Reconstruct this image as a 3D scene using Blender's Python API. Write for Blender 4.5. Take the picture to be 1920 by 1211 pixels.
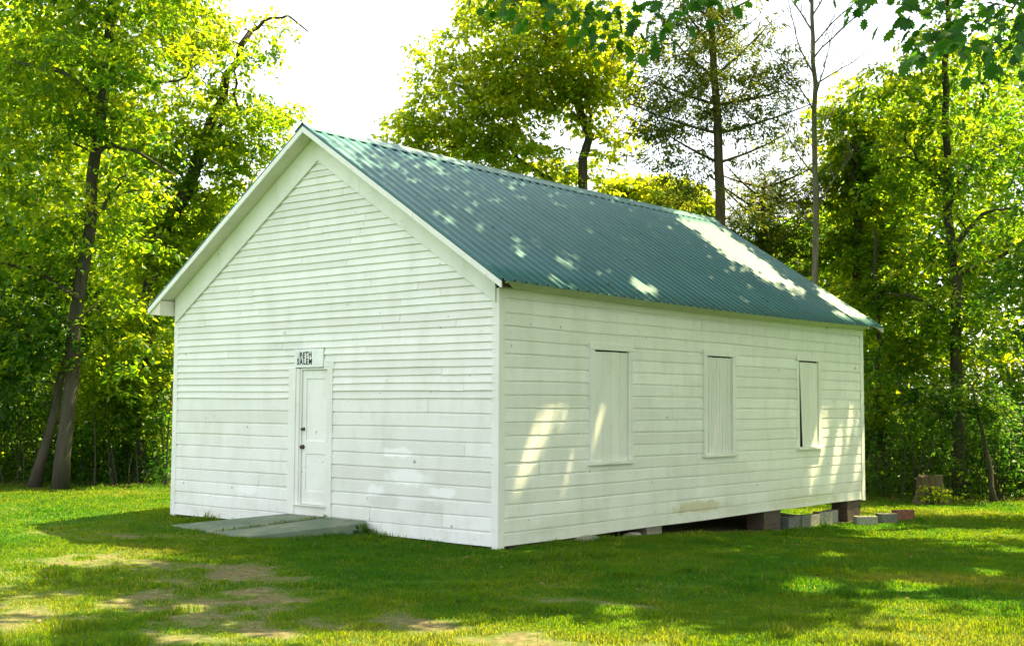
import bpy, math, random
import numpy as np
from mathutils import Vector, Matrix
R = math.radians
rng = np.random.default_rng(11)
random.seed(11)
for o in list(bpy.data.objects): bpy.data.objects.remove(o)
sc = bpy.context.scene
COL = sc.collection

# ------------------------------------------------------------------ camera, sky, sun, exposure
CAM = np.array([10.4666, -12.2130, 1.8646])
YAW, PITCH, ROLL, FPX = -0.6973, 0.0668, 0.0050, 2279.09
fw = np.array([math.sin(YAW)*math.cos(PITCH), math.cos(YAW)*math.cos(PITCH), math.sin(PITCH)])
_r = np.array([math.cos(YAW), -math.sin(YAW), 0.0]); _u = np.cross(_r, fw)
rt = _r*math.cos(ROLL) + _u*math.sin(ROLL); up = -_r*math.sin(ROLL) + _u*math.cos(ROLL)
cd = bpy.data.cameras.new("camera"); cam = bpy.data.objects.new("camera", cd); COL.objects.link(cam)
cd.sensor_width = 36; cd.lens = FPX/1920*36; cd.clip_end = 2000; cd.clip_start = 0.05
cam.matrix_world = Matrix(((rt[0], up[0], -fw[0], CAM[0]), (rt[1], up[1], -fw[1], CAM[1]), (rt[2], up[2], -fw[2], CAM[2]), (0, 0, 0, 1)))
sc.camera = cam

SUN_EL, SUN_AZ = R(63), R(25)          # azimuth from +Y towards +X
SUN = np.array([math.sin(SUN_AZ)*math.cos(SUN_EL), math.cos(SUN_AZ)*math.cos(SUN_EL), math.sin(SUN_EL)])
w = bpy.data.worlds.new("World"); sc.world = w; w.use_nodes = True
nt = w.node_tree; bg = nt.nodes["Background"]
sky = nt.nodes.new("ShaderNodeTexSky"); sky.sky_type = 'NISHITA'; sky.sun_disc = False
sky.sun_elevation = SUN_EL; sky.sun_rotation = SUN_AZ; sky.dust_density = 4.0; sky.air_density = 1.0; sky.ozone_density = 1.0
hz = nt.nodes.new("ShaderNodeMixRGB"); hz.inputs[0].default_value = 0.6
nt.links.new(sky.outputs[0], hz.inputs[1]); hz.inputs[2].default_value = (3.3, 3.25, 2.95, 1)
nt.links.new(hz.outputs[0], bg.inputs[0]); bg.inputs[1].default_value = 0.125
ld = bpy.data.lights.new("sun", 'SUN'); sun = bpy.data.objects.new("sun", ld); COL.objects.link(sun)
ld.energy = 3.9; ld.angle = R(0.53); ld.color = (1.0, 0.85, 0.43)
sun.rotation_euler = Vector(SUN).to_track_quat('Z', 'Y').to_euler(); sun.location = (5, 10, 30)
sc.view_settings.view_transform = 'Standard'; sc.view_settings.look = 'None'; sc.view_settings.gamma = 1
sc.view_settings.exposure = 2.4
cy = sc.cycles
cy.max_bounces = 8; cy.diffuse_bounces = 5; cy.glossy_bounces = 2; cy.transmission_bounces = 5; cy.transparent_max_bounces = 4
cy.use_denoising = True; cy.sample_clamp_indirect = 8; cy.caustics_reflective = False; cy.caustics_refractive = False

# ------------------------------------------------------------------ helpers
def at(px, depth, z=None, py=None):
    """world point on the ray through photo column px at a given depth"""
    x = (px-960)/FPX*depth
    y = ((605.5-py)/FPX*depth) if py is not None else 0.0
    p = CAM + fw*depth + rt*x + up*y
    if z is not None: p[2] = z
    return p
def project(P):
    d = P - CAM; zz = d@fw; zz = np.where(zz < .1, .1, zz)
    return 960 + FPX*(d@rt)/zz, 605.5 - FPX*(d@up)/zz, zz
def smooth(a, b, x):
    t = np.clip((x-a)/(b-a), 0, 1); return t*t*(3-2*t)
def gz(x, y):
    x = np.asarray(x, float); y = np.asarray(y, float)
    return (-0.05 - 0.37*smooth(0.2, 11.0, y)*smooth(-8.0, -0.3, x) - 0.05*smooth(0, -2, y)
            + 0.02*np.sin(x*.7+1)*np.sin(y*.6) + 0.012*np.sin(x*2.1)*np.cos(y*1.7))
_h = rng.random((256, 256))
def vnoise(x, y, s=1.0):
    x = np.asarray(x)*s+1000.; y = np.asarray(y)*s+1000.
    xi = np.floor(x).astype(int); yi = np.floor(y).astype(int); fx = x-xi; fy = y-yi
    fx = fx*fx*(3-2*fx); fy = fy*fy*(3-2*fy)
    g = lambda a, b: _h[a & 255, b & 255]
    return (g(xi, yi)*(1-fx)+g(xi+1, yi)*fx)*(1-fy)+(g(xi, yi+1)*(1-fx)+g(xi+1, yi+1)*fx)*fy
def fbm(x, y, s=1.0):
    return (vnoise(x, y, s)*.5+vnoise(y, x, s*2.1)*.27+vnoise(x, y, s*4.3)*.15+vnoise(y, x, s*9.1)*.08)

def tag(o, label=None, cat=None, group=None, kind=None):
    if label: o["label"] = label
    if cat: o["category"] = cat
    if group: o["group"] = group
    if kind: o["kind"] = kind
    return o
def empty(name, loc, label, cat, group=None):
    o = bpy.data.objects.new(name, None); COL.objects.link(o); o.location = tuple(float(v) for v in loc)
    o.empty_display_size = .3
    return tag(o, label, cat, group)
def link_mesh(name, me, mat, parent=None):
    o = bpy.data.objects.new(name, me); COL.objects.link(o)
    for m in (mat if isinstance(mat, (list, tuple)) else [mat]): me.materials.append(m)
    if parent is not None:
        o.parent = parent
        base = parent
        off = Vector((0, 0, 0))
        while base is not None: off += base.location; base = base.parent
        o.location = -off + Vector((0, 0, 0))
    return o
def npmesh(name, V, F, mat, parent=None, attrs=None, smooth_=False):
    """V (n,3), F (m,k) constant polygon size; vertices in world space"""
    V = np.asarray(V, np.float32); F = np.asarray(F, np.int32); k = F.shape[1]
    me = bpy.data.meshes.new(name)
    me.vertices.add(len(V)); me.vertices.foreach_set("co", V.ravel())
    me.loops.add(F.size); me.loops.foreach_set("vertex_index", F.ravel())
    me.polygons.add(len(F)); me.polygons.foreach_set("loop_start", np.arange(0, F.size, k, dtype=np.int32))
    me.polygons.foreach_set("loop_total", np.full(len(F), k, np.int32))
    if smooth_: me.polygons.foreach_set("use_smooth", np.ones(len(F), bool))
    me.update(calc_edges=True)
    for nm, (dom, a) in (attrs or {}).items():
        at_ = me.attributes.new(nm, 'FLOAT', dom); at_.data.foreach_set("value", np.asarray(a, np.float32))
    return link_mesh(name, me, mat, parent)
class MB:
    def __init__(s): s.v = []; s.f = []; s.t = []
    def add(s, pts, faces, tone=.5):
        b = len(s.v); s.v += [tuple(float(c) for c in p) for p in pts]
        for f in faces: s.f.append(tuple(b+i for i in f)); s.t.append(tone)
    def hexa(s, p, tone=.5):      # p: 4 bottom ring, 4 top ring
        s.add(p, [(3, 2, 1, 0), (4, 5, 6, 7), (0, 1, 5, 4), (1, 2, 6, 5), (2, 3, 7, 6), (3, 0, 4, 7)], tone)
    def box(s, a, b, tone=.5):
        x0, y0, z0 = a; x1, y1, z1 = b
        s.hexa([(x0, y0, z0), (x1, y0, z0), (x1, y1, z0), (x0, y1, z0), (x0, y0, z1), (x1, y0, z1), (x1, y1, z1), (x0, y1, z1)], tone)
    def tube(s, P, rad, k=7, tone=.5, cap=True):
        P = [np.asarray(p, float) for p in P]; n = len(P); pts = []; ref = None
        for i in range(n):
            d = P[min(i+1, n-1)]-P[max(i-1, 0)]; d = d/(np.linalg.norm(d)+1e-9)
            if ref is None: ref = np.array([1., 0, 0]) if abs(d[0]) < .8 else np.array([0, 1., 0])
            a = ref-d*(ref@d); a /= np.linalg.norm(a)+1e-9; b = np.cross(d, a); ref = a
            for j in range(k):
                t = 2*math.pi*j/k; pts.append(P[i]+rad[i]*(math.cos(t)*a+math.sin(t)*b))
        fs = [(i*k+j, i*k+(j+1) % k, (i+1)*k+(j+1) % k, (i+1)*k+j) for i in range(n-1) for j in range(k)]
        if cap: fs += [tuple(range(k-1, -1, -1)), tuple((n-1)*k+j for j in range(k))]
        s.add(pts, fs, tone)
    def build(s, name, mat, parent=None, smooth_=False, bevel=0):
        me = bpy.data.meshes.new(name); me.from_pydata(s.v, [], s.f); me.update()
        a = me.attributes.new("tone", 'FLOAT', 'FACE'); a.data.foreach_set("value", np.asarray(s.t, np.float32))
        if smooth_: me.polygons.foreach_set("use_smooth", np.ones(len(s.f), bool))
        o = link_mesh(name, me, mat, parent)
        if bevel:
            m = o.modifiers.new("bevel", 'BEVEL'); m.width = bevel; m.segments = 2; m.limit_method = 'ANGLE'
        return o

# ------------------------------------------------------------------ materials
def mat_new(name):
    m = bpy.data.materials.new(name); m.use_nodes = True
    n = m.node_tree.nodes; l = m.node_tree.links
    return m, n, l, n["Principled BSDF"]
def N(n, t, **kw):
    x = n.new(t)
    for k, v in kw.items(): setattr(x, k, v)
    return x
def ramp(n, stops):
    r = n.new("ShaderNodeValToRGB"); e = r.color_ramp.elements
    while len(e) < len(stops): e.new(.5)
    for i, (p, c) in enumerate(stops): e[i].position = p; e[i].color = (*c, 1) if len(c) == 3 else c
    return r
def mixc(n, l, fac, a, b, mode='MIX'):
    m = n.new("ShaderNodeMixRGB"); m.blend_type = mode
    for i, v in enumerate((fac, a, b)):
        if hasattr(v, "links") or hasattr(v, "is_linked"): l.new(v, m.inputs[i])
        elif isinstance(v, (int, float)): m.inputs[i].default_value = v
        else: m.inputs[i].default_value = (*v, 1)
    return m.outputs[0]
def mathn(n, l, op, a, b=0.0, clamp=False):
    m = n.new("ShaderNodeMath"); m.operation = op; m.use_clamp = clamp
    for i, v in enumerate((a, b)):
        if hasattr(v, "is_linked"): l.new(v, m.inputs[i])
        else: m.inputs[i].default_value = v
    return m.outputs[0]
def noise(n, l, scale, detail=4, vec=None, rough=.55, mscale=None):
    t = n.new("ShaderNodeTexNoise"); t.inputs["Scale"].default_value = scale; t.inputs["Detail"].default_value = detail; t.inputs["Roughness"].default_value = rough
    if vec is None:
        vec = n.new("ShaderNodeTexCoord").outputs["Object"]
    if mscale:
        mp = n.new("ShaderNodeMapping"); mp.inputs["Scale"].default_value = mscale; l.new(vec, mp.inputs[0]); vec = mp.outputs[0]
    l.new(vec, t.inputs["Vector"]); return t.outputs["Fac"]
def attr(n, name):
    a = n.new("ShaderNodeAttribute"); a.attribute_name = name; return a.outputs["Fac"]
def bump(n, l, b, h, strength=.3, dist=.01):
    x = n.new("ShaderNodeBump"); x.inputs["Strength"].default_value = strength; x.inputs["Distance"].default_value = dist
    l.new(h, x.inputs["Height"]); l.new(x.outputs[0], b.inputs["Normal"])
def leaf_mat(name, dif, tra, fac=.6, rough=.45, spec=.3):
    """dif / tra: three colours over the leaf's own tone"""
    m, n, l, b = mat_new(name); t = attr(n, "tone")
    rd = ramp(n, [(0, dif[0]), (.5, dif[1]), (1, dif[2])]); l.new(t, rd.inputs[0])
    rr = ramp(n, [(0, tra[0]), (.5, tra[1]), (1, tra[2])]); l.new(t, rr.inputs[0])
    l.new(rd.outputs[0], b.inputs["Base Color"]); b.inputs["Roughness"].default_value = rough; b.inputs["Specular IOR Level"].default_value = spec
    tr = n.new("ShaderNodeBsdfTranslucent"); l.new(rr.outputs[0], tr.inputs[0])
    mx = n.new("ShaderNodeMixShader"); mx.inputs[0].default_value = fac
    l.new(b.outputs[0], mx.inputs[1]); l.new(tr.outputs[0], mx.inputs[2]); l.new(mx.outputs[0], n["Material Output"].inputs[0])
    return m
M = {}
M['leaf_oak'] = leaf_mat("leaf_oak", [(.020, .075, .006), (.045, .125, .008), (.10, .18, .010)], [(.15, .35, .008), (.36, .53, .010), (.64, .68, .014)])
M['leaf_yellow'] = leaf_mat("leaf_yellow", [(.035, .10, .007), (.075, .16, .009), (.15, .21, .012)], [(.25, .46, .010), (.51, .65, .012), (.74, .74, .02)])
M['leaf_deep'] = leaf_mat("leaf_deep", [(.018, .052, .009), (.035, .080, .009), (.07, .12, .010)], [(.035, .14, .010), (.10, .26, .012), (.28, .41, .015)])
M['leaf_cedar'] = leaf_mat("leaf_cedar", [(.030, .080, .018), (.065, .125, .020), (.13, .17, .020)], [(.09, .16, .015), (.22, .27, .018), (.40, .40, .02)], fac=.45, spec=.1, rough=.7)
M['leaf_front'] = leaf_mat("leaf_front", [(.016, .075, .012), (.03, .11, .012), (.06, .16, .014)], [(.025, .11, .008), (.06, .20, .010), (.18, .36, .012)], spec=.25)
M['leaf_dry'] = leaf_mat("leaf_dry", [(.10, .06, .03), (.20, .12, .06), (.32, .2, .1)], [(.1, .06, .02), (.2, .1, .03), (.3, .15, .05)], fac=.2, spec=.1)
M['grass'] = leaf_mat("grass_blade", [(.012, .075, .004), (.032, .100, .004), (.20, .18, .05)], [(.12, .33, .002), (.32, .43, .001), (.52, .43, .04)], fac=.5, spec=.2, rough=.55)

def bark(name, a, b_, sc_=9):
    m, n, l, b = mat_new(name)
    f = noise(n, l, sc_, 8, mscale=(1, 1, .18), rough=.7); f2 = noise(n, l, 1.6, 3)
    r = ramp(n, [(.3, a), (.68, b_)]); l.new(f, r.inputs[0])
    l.new(mixc(n, l, mathn(n, l, 'MULTIPLY', f2, .5), r.outputs[0], (.09, .10, .075)), b.inputs["Base Color"])
    b.inputs["Roughness"].default_value = .95; b.inputs["Specular IOR Level"].default_value = .15
    bump(n, l, b, f, .9, .03); return m
M['bark'] = bark("bark", (.016, .012, .009), (.085, .064, .045))
M['bark_grey'] = bark("bark_grey", (.10, .092, .08), (.30, .275, .24), 14)
M['bark_cedar'] = bark("bark_cedar", (.045, .030, .018), (.17, .12, .07), 16)

def paint(name, side=False):
    m, n, l, b = mat_new(name); tc = n.new("ShaderNodeTexCoord"); v = tc.outputs["Object"]
    t = attr(n, "tone")
    base = ramp(n, [(0, (.67, .665, .62)), (.5, (.775, .775, .74)), (1, (.85, .845, .82))]); l.new(t, base.inputs[0])
    st = noise(n, l, 2.2, 6, v, .65, (1.2, 1.2, .5)); rs = ramp(n, [(.44, (0, 0, 0)), (.72, (1, 1, 1))]); l.new(st, rs.inputs[0])
    c = mixc(n, l, mathn(n, l, 'MULTIPLY', rs.outputs[0], .5), base.outputs[0], (.58, .59, .50))
    fine = noise(n, l, 34, 5, v, .7, (.18, .18, 1)); rf = ramp(n, [(.60, (0, 0, 0)), (.74, (1, 1, 1))]); l.new(fine, rf.inputs[0])
    c = mixc(n, l, mathn(n, l, 'MULTIPLY', rf.outputs[0], .55), c, (.42, .41, .36))        # fine weather checks in the paint
    sep = n.new("ShaderNodeSeparateXYZ"); l.new(v, sep.inputs[0])
    # chipped spots, bare wood
    ch = noise(n, l, 7, 3, v, .5); rc = ramp(n, [(.722, (0, 0, 0)), (.737, (1, 1, 1))]); l.new(ch, rc.inputs[0])
    c = mixc(n, l, mathn(n, l, 'MULTIPLY', rc.outputs[0], .75), c, (.30, .28, .24))
    # splash mildew near the sill
    zz = mathn(n, l, 'SUBTRACT', .55, sep.outputs[2]); zz = mathn(n, l, 'MULTIPLY', zz, 1.4, True)
    sm = noise(n, l, 1.3, 5, v, .6, (.6, .6, 2.0)); rm = ramp(n, [(.48, (0, 0, 0)), (.68, (1, 1, 1))]); l.new(sm, rm.inputs[0])
    c = mixc(n, l, mathn(n, l, 'MULTIPLY', mathn(n, l, 'MULTIPLY', zz, rm.outputs[0]), .55), c, (.46, .44, .30))
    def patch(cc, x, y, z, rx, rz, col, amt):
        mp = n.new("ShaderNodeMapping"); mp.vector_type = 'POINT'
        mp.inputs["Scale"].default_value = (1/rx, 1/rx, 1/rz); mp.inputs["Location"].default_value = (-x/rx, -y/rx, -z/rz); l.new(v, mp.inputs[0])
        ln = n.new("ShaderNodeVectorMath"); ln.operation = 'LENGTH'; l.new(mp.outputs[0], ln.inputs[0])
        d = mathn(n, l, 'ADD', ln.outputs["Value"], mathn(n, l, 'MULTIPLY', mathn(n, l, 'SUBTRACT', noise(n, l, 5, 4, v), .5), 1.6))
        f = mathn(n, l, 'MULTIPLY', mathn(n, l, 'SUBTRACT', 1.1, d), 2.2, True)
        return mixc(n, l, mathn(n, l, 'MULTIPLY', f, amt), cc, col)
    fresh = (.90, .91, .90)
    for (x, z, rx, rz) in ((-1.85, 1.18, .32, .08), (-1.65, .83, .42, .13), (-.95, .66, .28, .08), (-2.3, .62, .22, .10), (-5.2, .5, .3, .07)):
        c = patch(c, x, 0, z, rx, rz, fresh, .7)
    for (x, z, rx, rz) in ((-4.3, 2.75, .5, .09), (-2.1, .5, .35, .12), (-1.2, .45, .25, .1), (-6.116, 1.647, .05, .03)):
        c = patch(c, x, 0, z, rx, rz, (.50, .51, .46), .4)
    c = patch(c, 0, 5.1, .22, .9, .10, (.50, .43, .20), .6)
    c = patch(c, 0, 8.9, .14, 1.3, .09, (.56, .52, .33), .5)
    l.new(c, b.inputs["Base Color"]); b.inputs["Roughness"].default_value = .55; b.inputs["Specular IOR Level"].default_value = .3
    bump(n, l, b, fine, .25, .004); return m
M['paint'] = paint("white_paint")
def simple(name, col, rough=.7, spec=.3, var=.25, sc_=6, metal=0, bmp=0.2):
    m, n, l, b = mat_new(name); f = noise(n, l, sc_, 6)
    d = tuple(c*(1-var) for c in col); e = tuple(min(1, c*(1+var)) for c in col)
    r = ramp(n, [(.3, d), (.7, e)]); l.new(f, r.inputs[0]); l.new(r.outputs[0], b.inputs["Base Color"])
    b.inputs["Roughness"].default_value = rough; b.inputs["Specular IOR Level"].default_value = spec; b.inputs["Metallic"].default_value = metal
    if bmp: bump(n, l, b, noise(n, l, sc_*6, 4), bmp, .006)
    return m
M['dark'] = simple("dark_board", (.02, .018, .015))
M['rot'] = simple("rotten_wood", (.045, .028, .022), .95, .1)
M['old_wood'] = simple("old_wood", (.11, .085, .06), .9, .1, .4, 10)
M['soffit'] = simple("soffit_paint", (.66, .64, .53), .6, .3, .08, 3)
M['block'] = simple("concrete_block", (.30, .29, .255), .95, .15, .3, 14, bmp=.6)
M['block_dark'] = simple("weathered_block", (.15, .155, .14), .95, .15, .3, 14, bmp=.6)
M['red'] = simple("red_brick", (.24, .10, .075), .9, .15, .3, 12, bmp=.5)
M['stone'] = simple("fieldstone", (.30, .28, .23), .95, .15, .35, 8, bmp=.6)
M['metal'] = simple("old_brass", (.10, .085, .06), .4, .5, .3, 20, 1, 0)
M['letter'] = simple("black_stencil_paint", (.012, .013, .016), .6, .3, .3, 30, 0, 0)
def sign_mat():
    m, n, l, b = mat_new("sign_paint"); v = n.new("ShaderNodeTexCoord").outputs["Object"]
    c = noise(n, l, 5, 5, v); r = ramp(n, [(.35, (.84, .85, .83)), (.7, (.70, .73, .71))]); l.new(c, r.inputs[0])
    mp = n.new("ShaderNodeMapping"); mp.inputs["Scale"].default_value = (1/.07, 1/.3, 1/.10); mp.inputs["Location"].default_value = (3.965/.07, 0, -2.56/.10); l.new(v, mp.inputs[0])
    ln = n.new("ShaderNodeVectorMath"); ln.operation = 'LENGTH'; l.new(mp.outputs[0], ln.inputs[0])
    f = mathn(n, l, 'MULTIPLY', mathn(n, l, 'SUBTRACT', 1.25, mathn(n, l, 'ADD', ln.outputs["Value"], mathn(n, l, 'SUBTRACT', noise(n, l, 14, 4, v), .5))), 1.2, True)
    l.new(mixc(n, l, mathn(n, l, 'MULTIPLY', f, .5), r.outputs[0], (.26, .31, .34)), b.inputs["Base Color"]); b.inputs["Roughness"].default_value = .6; return m
M['sign'] = sign_mat()
def roof_mat():
    m, n, l, b = mat_new("green_metal_roof"); v = n.new("ShaderNodeTexCoord").outputs["Object"]
    f = noise(n, l, 1.1, 6, v, .6); r = ramp(n, [(.3, (.028, .116, .136)), (.7, (.048, .155, .172))]); l.new(f, r.inputs[0])
    s = noise(n, l, 9, 6, v, .7, (.25, 2, .25)); rs = ramp(n, [(.5, (0, 0, 0)), (.75, (1, 1, 1))]); l.new(s, rs.inputs[0])
    c = mixc(n, l, mathn(n, l, 'MULTIPLY', rs.outputs[0], .35), r.outputs[0], (.12, .20, .17))
    g = noise(n, l, 26, 3, v); rg = ramp(n, [(.70, (0, 0, 0)), (.73, (1, 1, 1))]); l.new(g, rg.inputs[0])
    c = mixc(n, l, mathn(n, l, 'MULTIPLY', rg.outputs[0], .7), c, (.10, .085, .05))      # bits of leaf and dirt
    c = mixc(n, l, mathn(n, l, 'MULTIPLY', attr(n, "tone"), .22), c, (.07, .19, .185))
    l.new(c, b.inputs["Base Color"]); b.inputs["Roughness"].default_value = .5; b.inputs["Specular IOR Level"].default_value = .35
    return m
M['roof'] = roof_mat()
def slab_mat():
    m, n, l, b = mat_new("green_painted_concrete"); v = n.new("ShaderNodeTexCoord").outputs["Object"]
    f = noise(n, l, 2.5, 7, v, .65); r = ramp(n, [(.3, (.075, .115, .07)), (.55, (.13, .17, .11)), (.75, (.25, .235, .16))]); l.new(f, r.inputs[0])
    g = noise(n, l, 40, 4, v); rr = ramp(n, [(.55, (0, 0, 0)), (.8, (1, 1, 1))]); l.new(g, rr.inputs[0])
    l.new(mixc(n, l, mathn(n, l, 'MULTIPLY', rr.outputs[0], .4), r.outputs[0], (.08, .085, .05)), b.inputs["Base Color"]); b.inputs["Roughness"].default_value = .9
    bump(n, l, b, g, .4, .006); return m
M['slab'] = slab_mat()
def brick_mat():
    m, n, l, b = mat_new("old_brick"); v = n.new("ShaderNodeTexCoord").outputs["Object"]
    br = n.new("ShaderNodeTexBrick"); br.inputs["Scale"].default_value = 1; br.inputs["Brick Width"].default_value = .21; br.inputs["Row Height"].default_value = .072; br.inputs["Mortar Size"].default_value = .008
    br.inputs["Color1"].default_value = (.075, .045, .034, 1); br.inputs["Color2"].default_value = (.12, .075, .052, 1); br.inputs["Mortar"].default_value = (.11, .095, .075, 1)
    sep = n.new("ShaderNodeSeparateXYZ"); l.new(v, sep.inputs[0]); cb = n.new("ShaderNodeCombineXYZ")
    l.new(mathn(n, l, 'ADD', sep.outputs[0], sep.outputs[1]), cb.inputs[0]); l.new(sep.outputs[2], cb.inputs[1]); l.new(cb.outputs[0], br.inputs["Vector"])
    l.new(mixc(n, l, mathn(n, l, 'MULTIPLY', noise(n, l, 8, 5, v), .6), br.outputs[0], (.06, .05, .04)), b.inputs["Base Color"]); b.inputs["Roughness"].default_value = .95
    bump(n, l, b, br.outputs["Fac"], -.5, .01); return m
M['brick'] = brick_mat()
def ground_mat():
    m, n, l, b = mat_new("lawn_soil"); v = n.new("ShaderNodeTexCoord").outputs["Object"]; a = attr(n, "bare")
    gn = noise(n, l, 3.0, 8, v, .7); rg = ramp(n, [(.3, (.028, .075, .008)), (.55, (.05, .115, .010)), (.75, (.11, .13, .022))]); l.new(gn, rg.inputs[0])
    dn = noise(n, l, 11, 8, v, .75); rd = ramp(n, [(.3, (.075, .058, .030)), (.5, (.145, .112, .060)), (.75, (.28, .23, .14))]); l.new(dn, rd.inputs[0])
    f = mathn(n, l, 'MULTIPLY', mathn(n, l, 'ADD', mathn(n, l, 'SUBTRACT', a, .52), mathn(n, l, 'MULTIPLY', mathn(n, l, 'SUBTRACT', noise(n, l, 13, 8, v, .75), .42), 1.6)), 1.5, True)
    l.new(mixc(n, l, f, rg.outputs[0], rd.outputs[0]), b.inputs["Base Color"]); b.inputs["Roughness"].default_value = 1; b.inputs["Specular IOR Level"].default_value = .1
    bump(n, l, b, dn, .6, .03); return m
M['ground'] = ground_mat()

# ------------------------------------------------------------------ the ground, one sheet
def in_ell(u, v, L):
    ok = np.zeros(np.shape(u), bool)
    for (a, b, ra, rb, ang) in L:
        c, s = math.cos(R(ang)), math.sin(R(ang)); du, dv = u-a, v-b
        ok |= ((du*c+dv*s)/ra)**2+((-du*s+dv*c)/rb)**2 < 1
    return ok
def ell_d(u, v, L):
    d = np.full(np.shape(u), 9.0)
    for (a, b, ra, rb, ang) in L:
        c, s = math.cos(R(ang)), math.sin(R(ang)); du, dv = u-a, v-b
        d = np.minimum(d, np.sqrt(((du*c+dv*s)/ra)**2+((-du*s+dv*c)/rb)**2))
    return d
# worn patches of the yard, centre x, y and half sizes in metres
BARE = [(-.2, -4.2, 2.9, 1.3, -15), (-2.8, -4.0, 2.0, 1.0, 20), (-.9, -3.4, 1.9, .8, -20), (1.0, -3.6, 1.3, .45, 10), (1.6, -5.6, 1.6, .7, -30), (-3.6, -3.4, 1.2, .55, 30), (-.5, -6.6, 1.5, .7, -40), (2.6, -4.3, .9, .5, -30),
        (-5.2, -1.8, 1.0, .35, 30), (4.3, -4.6, 1.7, .7, 35), (3.2, -2.3, .8, .25, 20), (7.1, -3.2, 1.4, .4, 40), (6.0, 3.0, .6, .25, 40), (-2.2, -5.6, 1.5, .7, 0)]
def bare_at(x, y):
    n = fbm(x, y, .9)
    d = ell_d(x, y, BARE)
    b = np.clip(1.35-d, 0, 1)*.66 + (n-.47)*1.1 + (fbm(y, x, 3.1)-.5)*1.3
    dr = np.exp(-((np.maximum(np.abs(x+3.6)-3.6, 0))**2+(np.maximum(np.abs(y-5.7)-5.7, 0))**2)/.05)       # drip line and crawl space
    inside = (x > -7.2) & (x < 0.1) & (y > .1) & (y < 11.3)
    return np.clip(b + .22*dr*(x > -1) + inside*1.0, 0, 1)
xs = np.unique(np.concatenate([np.linspace(-400, -40, 19), np.linspace(-40, -17, 24), np.arange(-17, 14.01, .13), np.linspace(14, 40, 20), np.linspace(40, 400, 19)]))
ys = np.unique(np.concatenate([np.linspace(-400, -30, 19), np.linspace(-30, -14, 16), np.arange(-14, 20.01, .13), np.linspace(20, 50, 24), np.linspace(50, 500, 20)]))
GX, GY = np.meshgrid(xs, ys, indexing='ij')
GZ = gz(GX, GY) + (fbm(GX, GY, 2.6)-.5)*.035*((GX > -17) & (GX < 14) & (GY > -14) & (GY < 20))
nx, ny = GX.shape; idx = np.arange(nx*ny).reshape(nx, ny)
F = np.stack([idx[:-1, :-1], idx[1:, :-1], idx[1:, 1:], idx[:-1, 1:]], -1).reshape(-1, 4)
g = npmesh("ground", np.stack([GX, GY, GZ], -1).reshape(-1, 3), F, M['ground'], attrs={"bare": ('POINT', bare_at(GX, GY).ravel())}, smooth_=True)
tag(g, kind="structure")

# ------------------------------------------------------------------ the church
Wd, Ln = 7.23, 11.40
ZE, ZR, OH, OE, ORR = 3.46, 6.05, .357, .353, .315         # roof edge height, ridge height, overhangs
CX = -Wd/2
SL = (ZR-ZE)/(Wd/2+OE)
church = empty("church", (CX, 0, 0), "small white clapboard church with a green metal roof and shuttered side windows", "church")
def sag(y): return -.05*np.sin(np.clip((y+OH)/(Ln+OH+ORR), 0, 1)*math.pi)
def lap(mb, P, u0, u1, z0, z1, tone, lip=.026, seg=.6, e0=None, e1=None, wob=.005):
    """one clapboard: e0/e1 = u at the upper edge when the ends are raked"""
    e0 = u0 if e0 is None else e0; e1 = u1 if e1 is None else e1
    if u1-u0 < .03: return
    n = max(1, int((u1-u0)/seg)); pts = []; ph = random.random()*6; a = wob*random.uniform(.3, 1.3)
    for i in range(n+1):
        t = i/n; u = u0+(u1-u0)*t; ut = e0+(e1-e0)*t
        dz = a*math.sin(ph+u*1.7)+random.uniform(-.002, .002)*(1 if z1-z0 > .15 else 1.6)
        if z1-z0 > .15:
            j = random.uniform(-.0012, .0012)
            pts += [P(u, z0+dz+.001, -.004), P(u, z0+dz+.001, .021+j), P(ut, z1+dz-.034, .0165+j), P(ut, z1+dz-.020, .004), P(ut, z1+.012, .001)]
        else: pts += [P(u, z0+dz, -.004), P(u, z0+dz, lip+random.uniform(-.002, .002)), P(ut, z1+.012, .004)]
    fs = []; k = 5 if z1-z0 > .15 else 3
    for i in range(n):
        for q in range(k-1): b = i*k+q; fs.append((b, b+k, b+k+1, b+1))
    fs += [tuple(range(k)), tuple(range(n*k+k-1, n*k-1, -1))]
    mb.add(pts, fs, tone)
def rows(zs, u_at, P, cuts=(), joint=3.4, lip=.031):
    mb = MB()
    for i in range(len(zs)-1):
        z0, z1 = zs[i], zs[i+1]; a0, b0 = u_at(z0); a1, b1 = u_at(z1)
        if b0-a0 < .1: continue
        zc = (z0+z1)/2; ivs = [(a0, b0, a1, b1)]
        for (ca, cb, cz0, cz1) in cuts:
            if cz0 < zc < cz1:
                new = []
                for (p, q, pe, qe) in ivs:
                    if cb <= p or ca >= q: new.append((p, q, pe, qe)); continue
                    if ca > p: new.append((p, ca, pe, ca))
                    if cb < q: new.append((cb, q, cb, qe))
                ivs = new
        for (p, q, pe, qe) in ivs:
            js = [p]; u = p+random.uniform(.5, joint)
            while u < q-.4:
                if random.random() < .55: js.append(u)
                u += random.uniform(1.2, joint)
            js.append(q)
            for k in range(len(js)-1):
                last = k == len(js)-2
                lap(mb, P, js[k]+(.0028 if k else 0), js[k+1]-(0 if last else .0028), z0+random.uniform(-.004, .004)*(len(js) > 2), z1, .5+random.gauss(0, .17),
                    lip, e0=pe if k == 0 else None, e1=qe if last else None)
    return mb
Pf = lambda u, z, o: (u, -o, z)
Ps = lambda u, z, o: (o, u, z)
Pl = lambda u, z, o: (-Wd-o, u, z)
Pb = lambda u, z, o: (u, Ln+o, z)
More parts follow.
